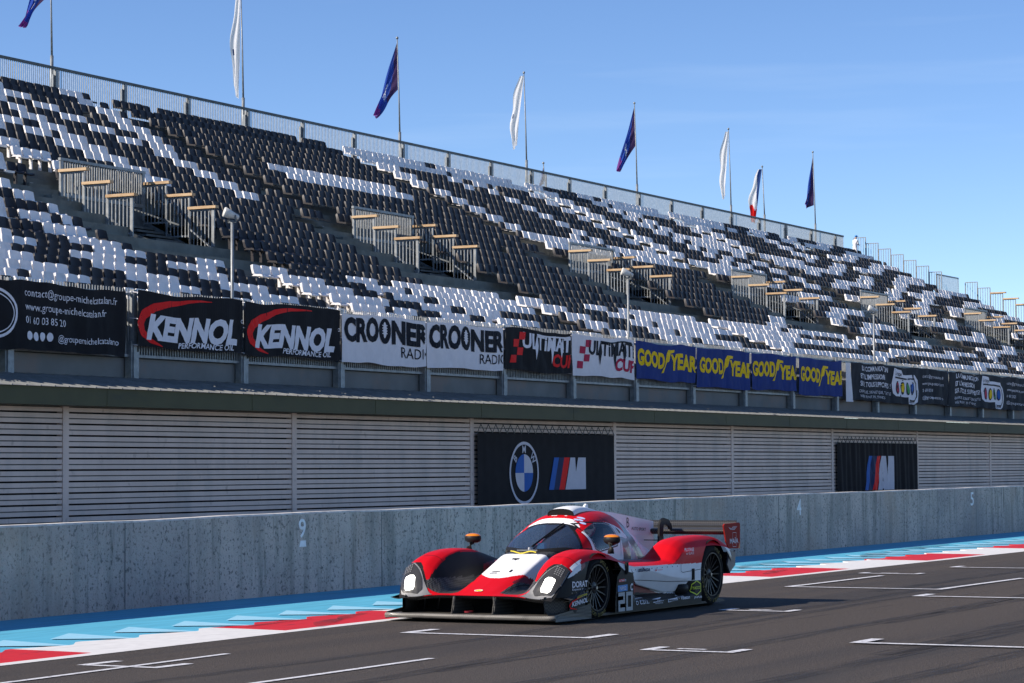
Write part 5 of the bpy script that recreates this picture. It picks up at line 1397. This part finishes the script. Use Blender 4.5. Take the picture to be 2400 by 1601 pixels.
put_text(lt, 'C.D.L.', sd2, 2.03, .112, .23, .042, 0, .02); ring(lt, 1.965, .130, .030, .022, .007, sd2, 0, 20); put_text(lt, 'Comptoir du batiment', sd2, 1.93, .168, .30, .016, 0, .0)
put_poly(lt, [(2.36,.112),(2.62,.122),(2.62,.158),(2.38,.150)], sd2, 0, .1); put_text(lt, 'CRYPTO', sd3, 2.385, .122, .21, .024, 7, .02, shear=.15); put_text(lt, 'EXPERIENCE', sd2, 2.41, .096, .19, .014, 0, .0)
put_poly(lt, [(2.73,.098),(2.98,.112),(2.98,.142),(2.73,.130)], sd2, 0, .1); put_text(lt, 'MARJOLLET', sd3, 2.745, .107, .22, .020, 7, .02, shear=.1)
put_text(lt, 'Villeton', sd2, 3.06, .112, .24, .040, 0, .02); ring(lt, 3.02, .145, .018, .020, .006, sd2, 0, 12)
hx = ellipse(3.485, .222, .125, .078, 6, 30, 390); stroke(lt, [(3.485+.125*math.cos(R(90+60*i)), .222+.078*math.sin(R(90+60*i))) for i in range(7)], .012, sd2, 6); put_text(lt, 'YACCO', sd2, 3.395, .208, .18, .030, 6, .02)
put_text(lt, 'JPHPUB', sd2, 3.41, .108, .21, .022, 0, .02)
put_text(lt, 'SELENCIA', sd2, 2.02, .452, .27, .032, 3, .03); stroke(lt, [(2.10,.50),(2.125,.482),(2.14,.50)], .008, sd2, 3)
put_text(lt, 'Tropezienne', sd2, 2.46, .450, .14, .014, 1, .0); put_poly(lt, [(2.42,.446),(2.45,.446),(2.435,.476)], sd2, 1, .1)
lt.build('flank_lettering', [M['p_white'], M['p_red'], C['yellow'], M['p_navy'], C['num'], C['cyan'], C['neon'], M['p_black']], car)
mb = MB(); put_text(mb, 'PILOTAGE', sd2, 3.17, .632, .25, .034, 0, .03); put_text(mb, 'sur GLACE', sd2, 3.21, .594, .21, .030, 0, .0); mb.build('fender_lettering', M['p_white'], car)
ff_ = lambda x, z: (x, -.012, z)
mb = MB(); put_text(mb, 'AUTO SPORT', lambda x, z: ff_(x, z-(x-3.85)*.06), 3.86, .845, .38, .036, 0, .0)
ring(mb, 3.745, .905, .055, .033, .012, ff_, 0, 20, -90, 90); ring(mb, 3.745, .958, .045, .028, .012, ff_, 0, 20, -60, 90); mb.add([ff_(*p) for p in ((3.735,.872),(3.747,.872),(3.747,.985),(3.735,.985))], [(0,1,2,3)])
mb.build('fin_lettering', C['black'], fin)
ef = lambda x, z: (x, -.9445, z)
mb = MB(); put_text(mb, 'MAÏA', ef, 4.50, .68, .24, .055, 0, .02); stroke(mb, [(4.58,.64),(4.68,.64),(4.68,.80),(4.58,.80),(4.58,.64)], .004, ef, 0)
for k in range(4): stroke(mb, [(4.47+.035*k,.865-.01*k),(4.53+.035*k,.835-.0*k),(4.60+.035*k,.872)], .006, ef, 0)
mb.build('endplate_lettering', M['p_white'], car)
# hood marks
mb = MB()
def hood(u, v, o=.004): return (u, v, topz(u, abs(v))+o)
for (u0, u1, v0, v1) in ((.76,.775,.04,.13),(.80,.815,.03,.12),(.80,.86,-.10,-.075),(1.12,1.15,-.02,.06),(1.10,1.12,.0,.02)): mb.grid(lambda a, b: hood(u0+(u1-u0)*a, v0+(v1-v0)*b), 3, 6)
mb.build('hood_lettering', C['black'], car)
mb = MB(); put_poly(mb, ellipse(.30, 0, .022, .045, 20), lambda u, v: hood(u, v, .005), 0, .05); b1 = mb.build('nose_badge', M['p_yellow'], car)
mb = MB(); ring(mb, .30, 0, .024, .048, .007, lambda u, v: hood(u, v, .008), 0, 24); mb.build('badge_ring', M['p_white'], b1)
# sun-strip text and small roof lettering
mb = MB()
def canm(u, y, o=.004):
    w, zb, zt, p = can_at(u); yy = min(.999, abs(y)/w); return (u, y, zb+(1-yy**p)**(1/p)*(zt-zb)+o)
for y0, w0 in ((.03,.07),(-.09,.03)): mb.grid(lambda a, b: canm(2.098+.012*a, y0+w0*b), 2, 6)
mb.build('roof_lettering', M['p_white'], car)
mb = MB(); put_text(mb, 'DRIVER NAME', lambda x, z: cansurf(x, z, .006), 2.02, .972, .0001, .0001, 0, 0) if False else None
for k in range(26): 
    xx = 2.02+.022*k; hh_ = .008+.006*((k*7) % 3); stroke(mb, [(xx,.975),(xx+.008,.975+hh_)], .006, lambda x, z: cansurf(x, z, .006))
mb.build('door_lettering', M['p_navy'], car)

# the driver, seated; helmet and overalls
JD = [((2.36,-.18,.44),(.15,.12)), ((2.40,-.18,.60),(.16,.12)), ((2.38,-.18,.74),(.17,.11)), ((2.36,-.18,.81),.06), ((2.35,-.18,.87),(.08,.08)),
      ((2.36,-.36,.74),.06), ((2.22,-.38,.62),.045), ((2.02,-.31,.70),.035), ((2.36,.00,.74),.06), ((2.22,.02,.62),.045), ((2.02,-.05,.70),.035),
      ((2.20,-.27,.46),.085), ((1.90,-.27,.56),.065), ((1.60,-.25,.40),.045), ((2.20,-.09,.46),.085), ((1.90,-.09,.56),.065), ((1.60,-.10,.40),.045)]
BD = [(0,1),(1,2),(2,3),(3,4),(2,5),(5,6),(6,7),(2,8),(8,9),(9,10),(0,11),(11,12),(12,13),(0,14),(14,15),(15,16)]
dr = figure('person', 'driver in dark overalls and a patterned helmet, seated behind the side window', (22.4, 12.6, 0), 0, JD, BD, lambda c: 1 if c.z > .82 else 0, [M['cl_dark'], M['skin']])
mb = MB(); mb.sphere((2.34,-.18,.895), .125, 14, 0, (1.08,.95,1.0)); hm = mb.build('helmet', layered(mat('helmet_paint', (.55,.50,.52), .25, coat=.6), [(9,(1,1,1),.50,.56,(.35,.02,.06),1.0),(14,(1,1,1),.58,.62,(.02,.02,.05),1.0)]), dr, smooth=True)
mb = MB(); mb.sphere((2.325,-.18,.905), .121, 12, 0, (1.08,.98,.42)); mb.f = [f for f in mb.f if all(mb.v[i][0] < 2.33 for i in f)]; mb.m = [0]*len(mb.f); mb.build('visor', C['black'], hm, smooth=True)
for o_ in (dr,):
    pass
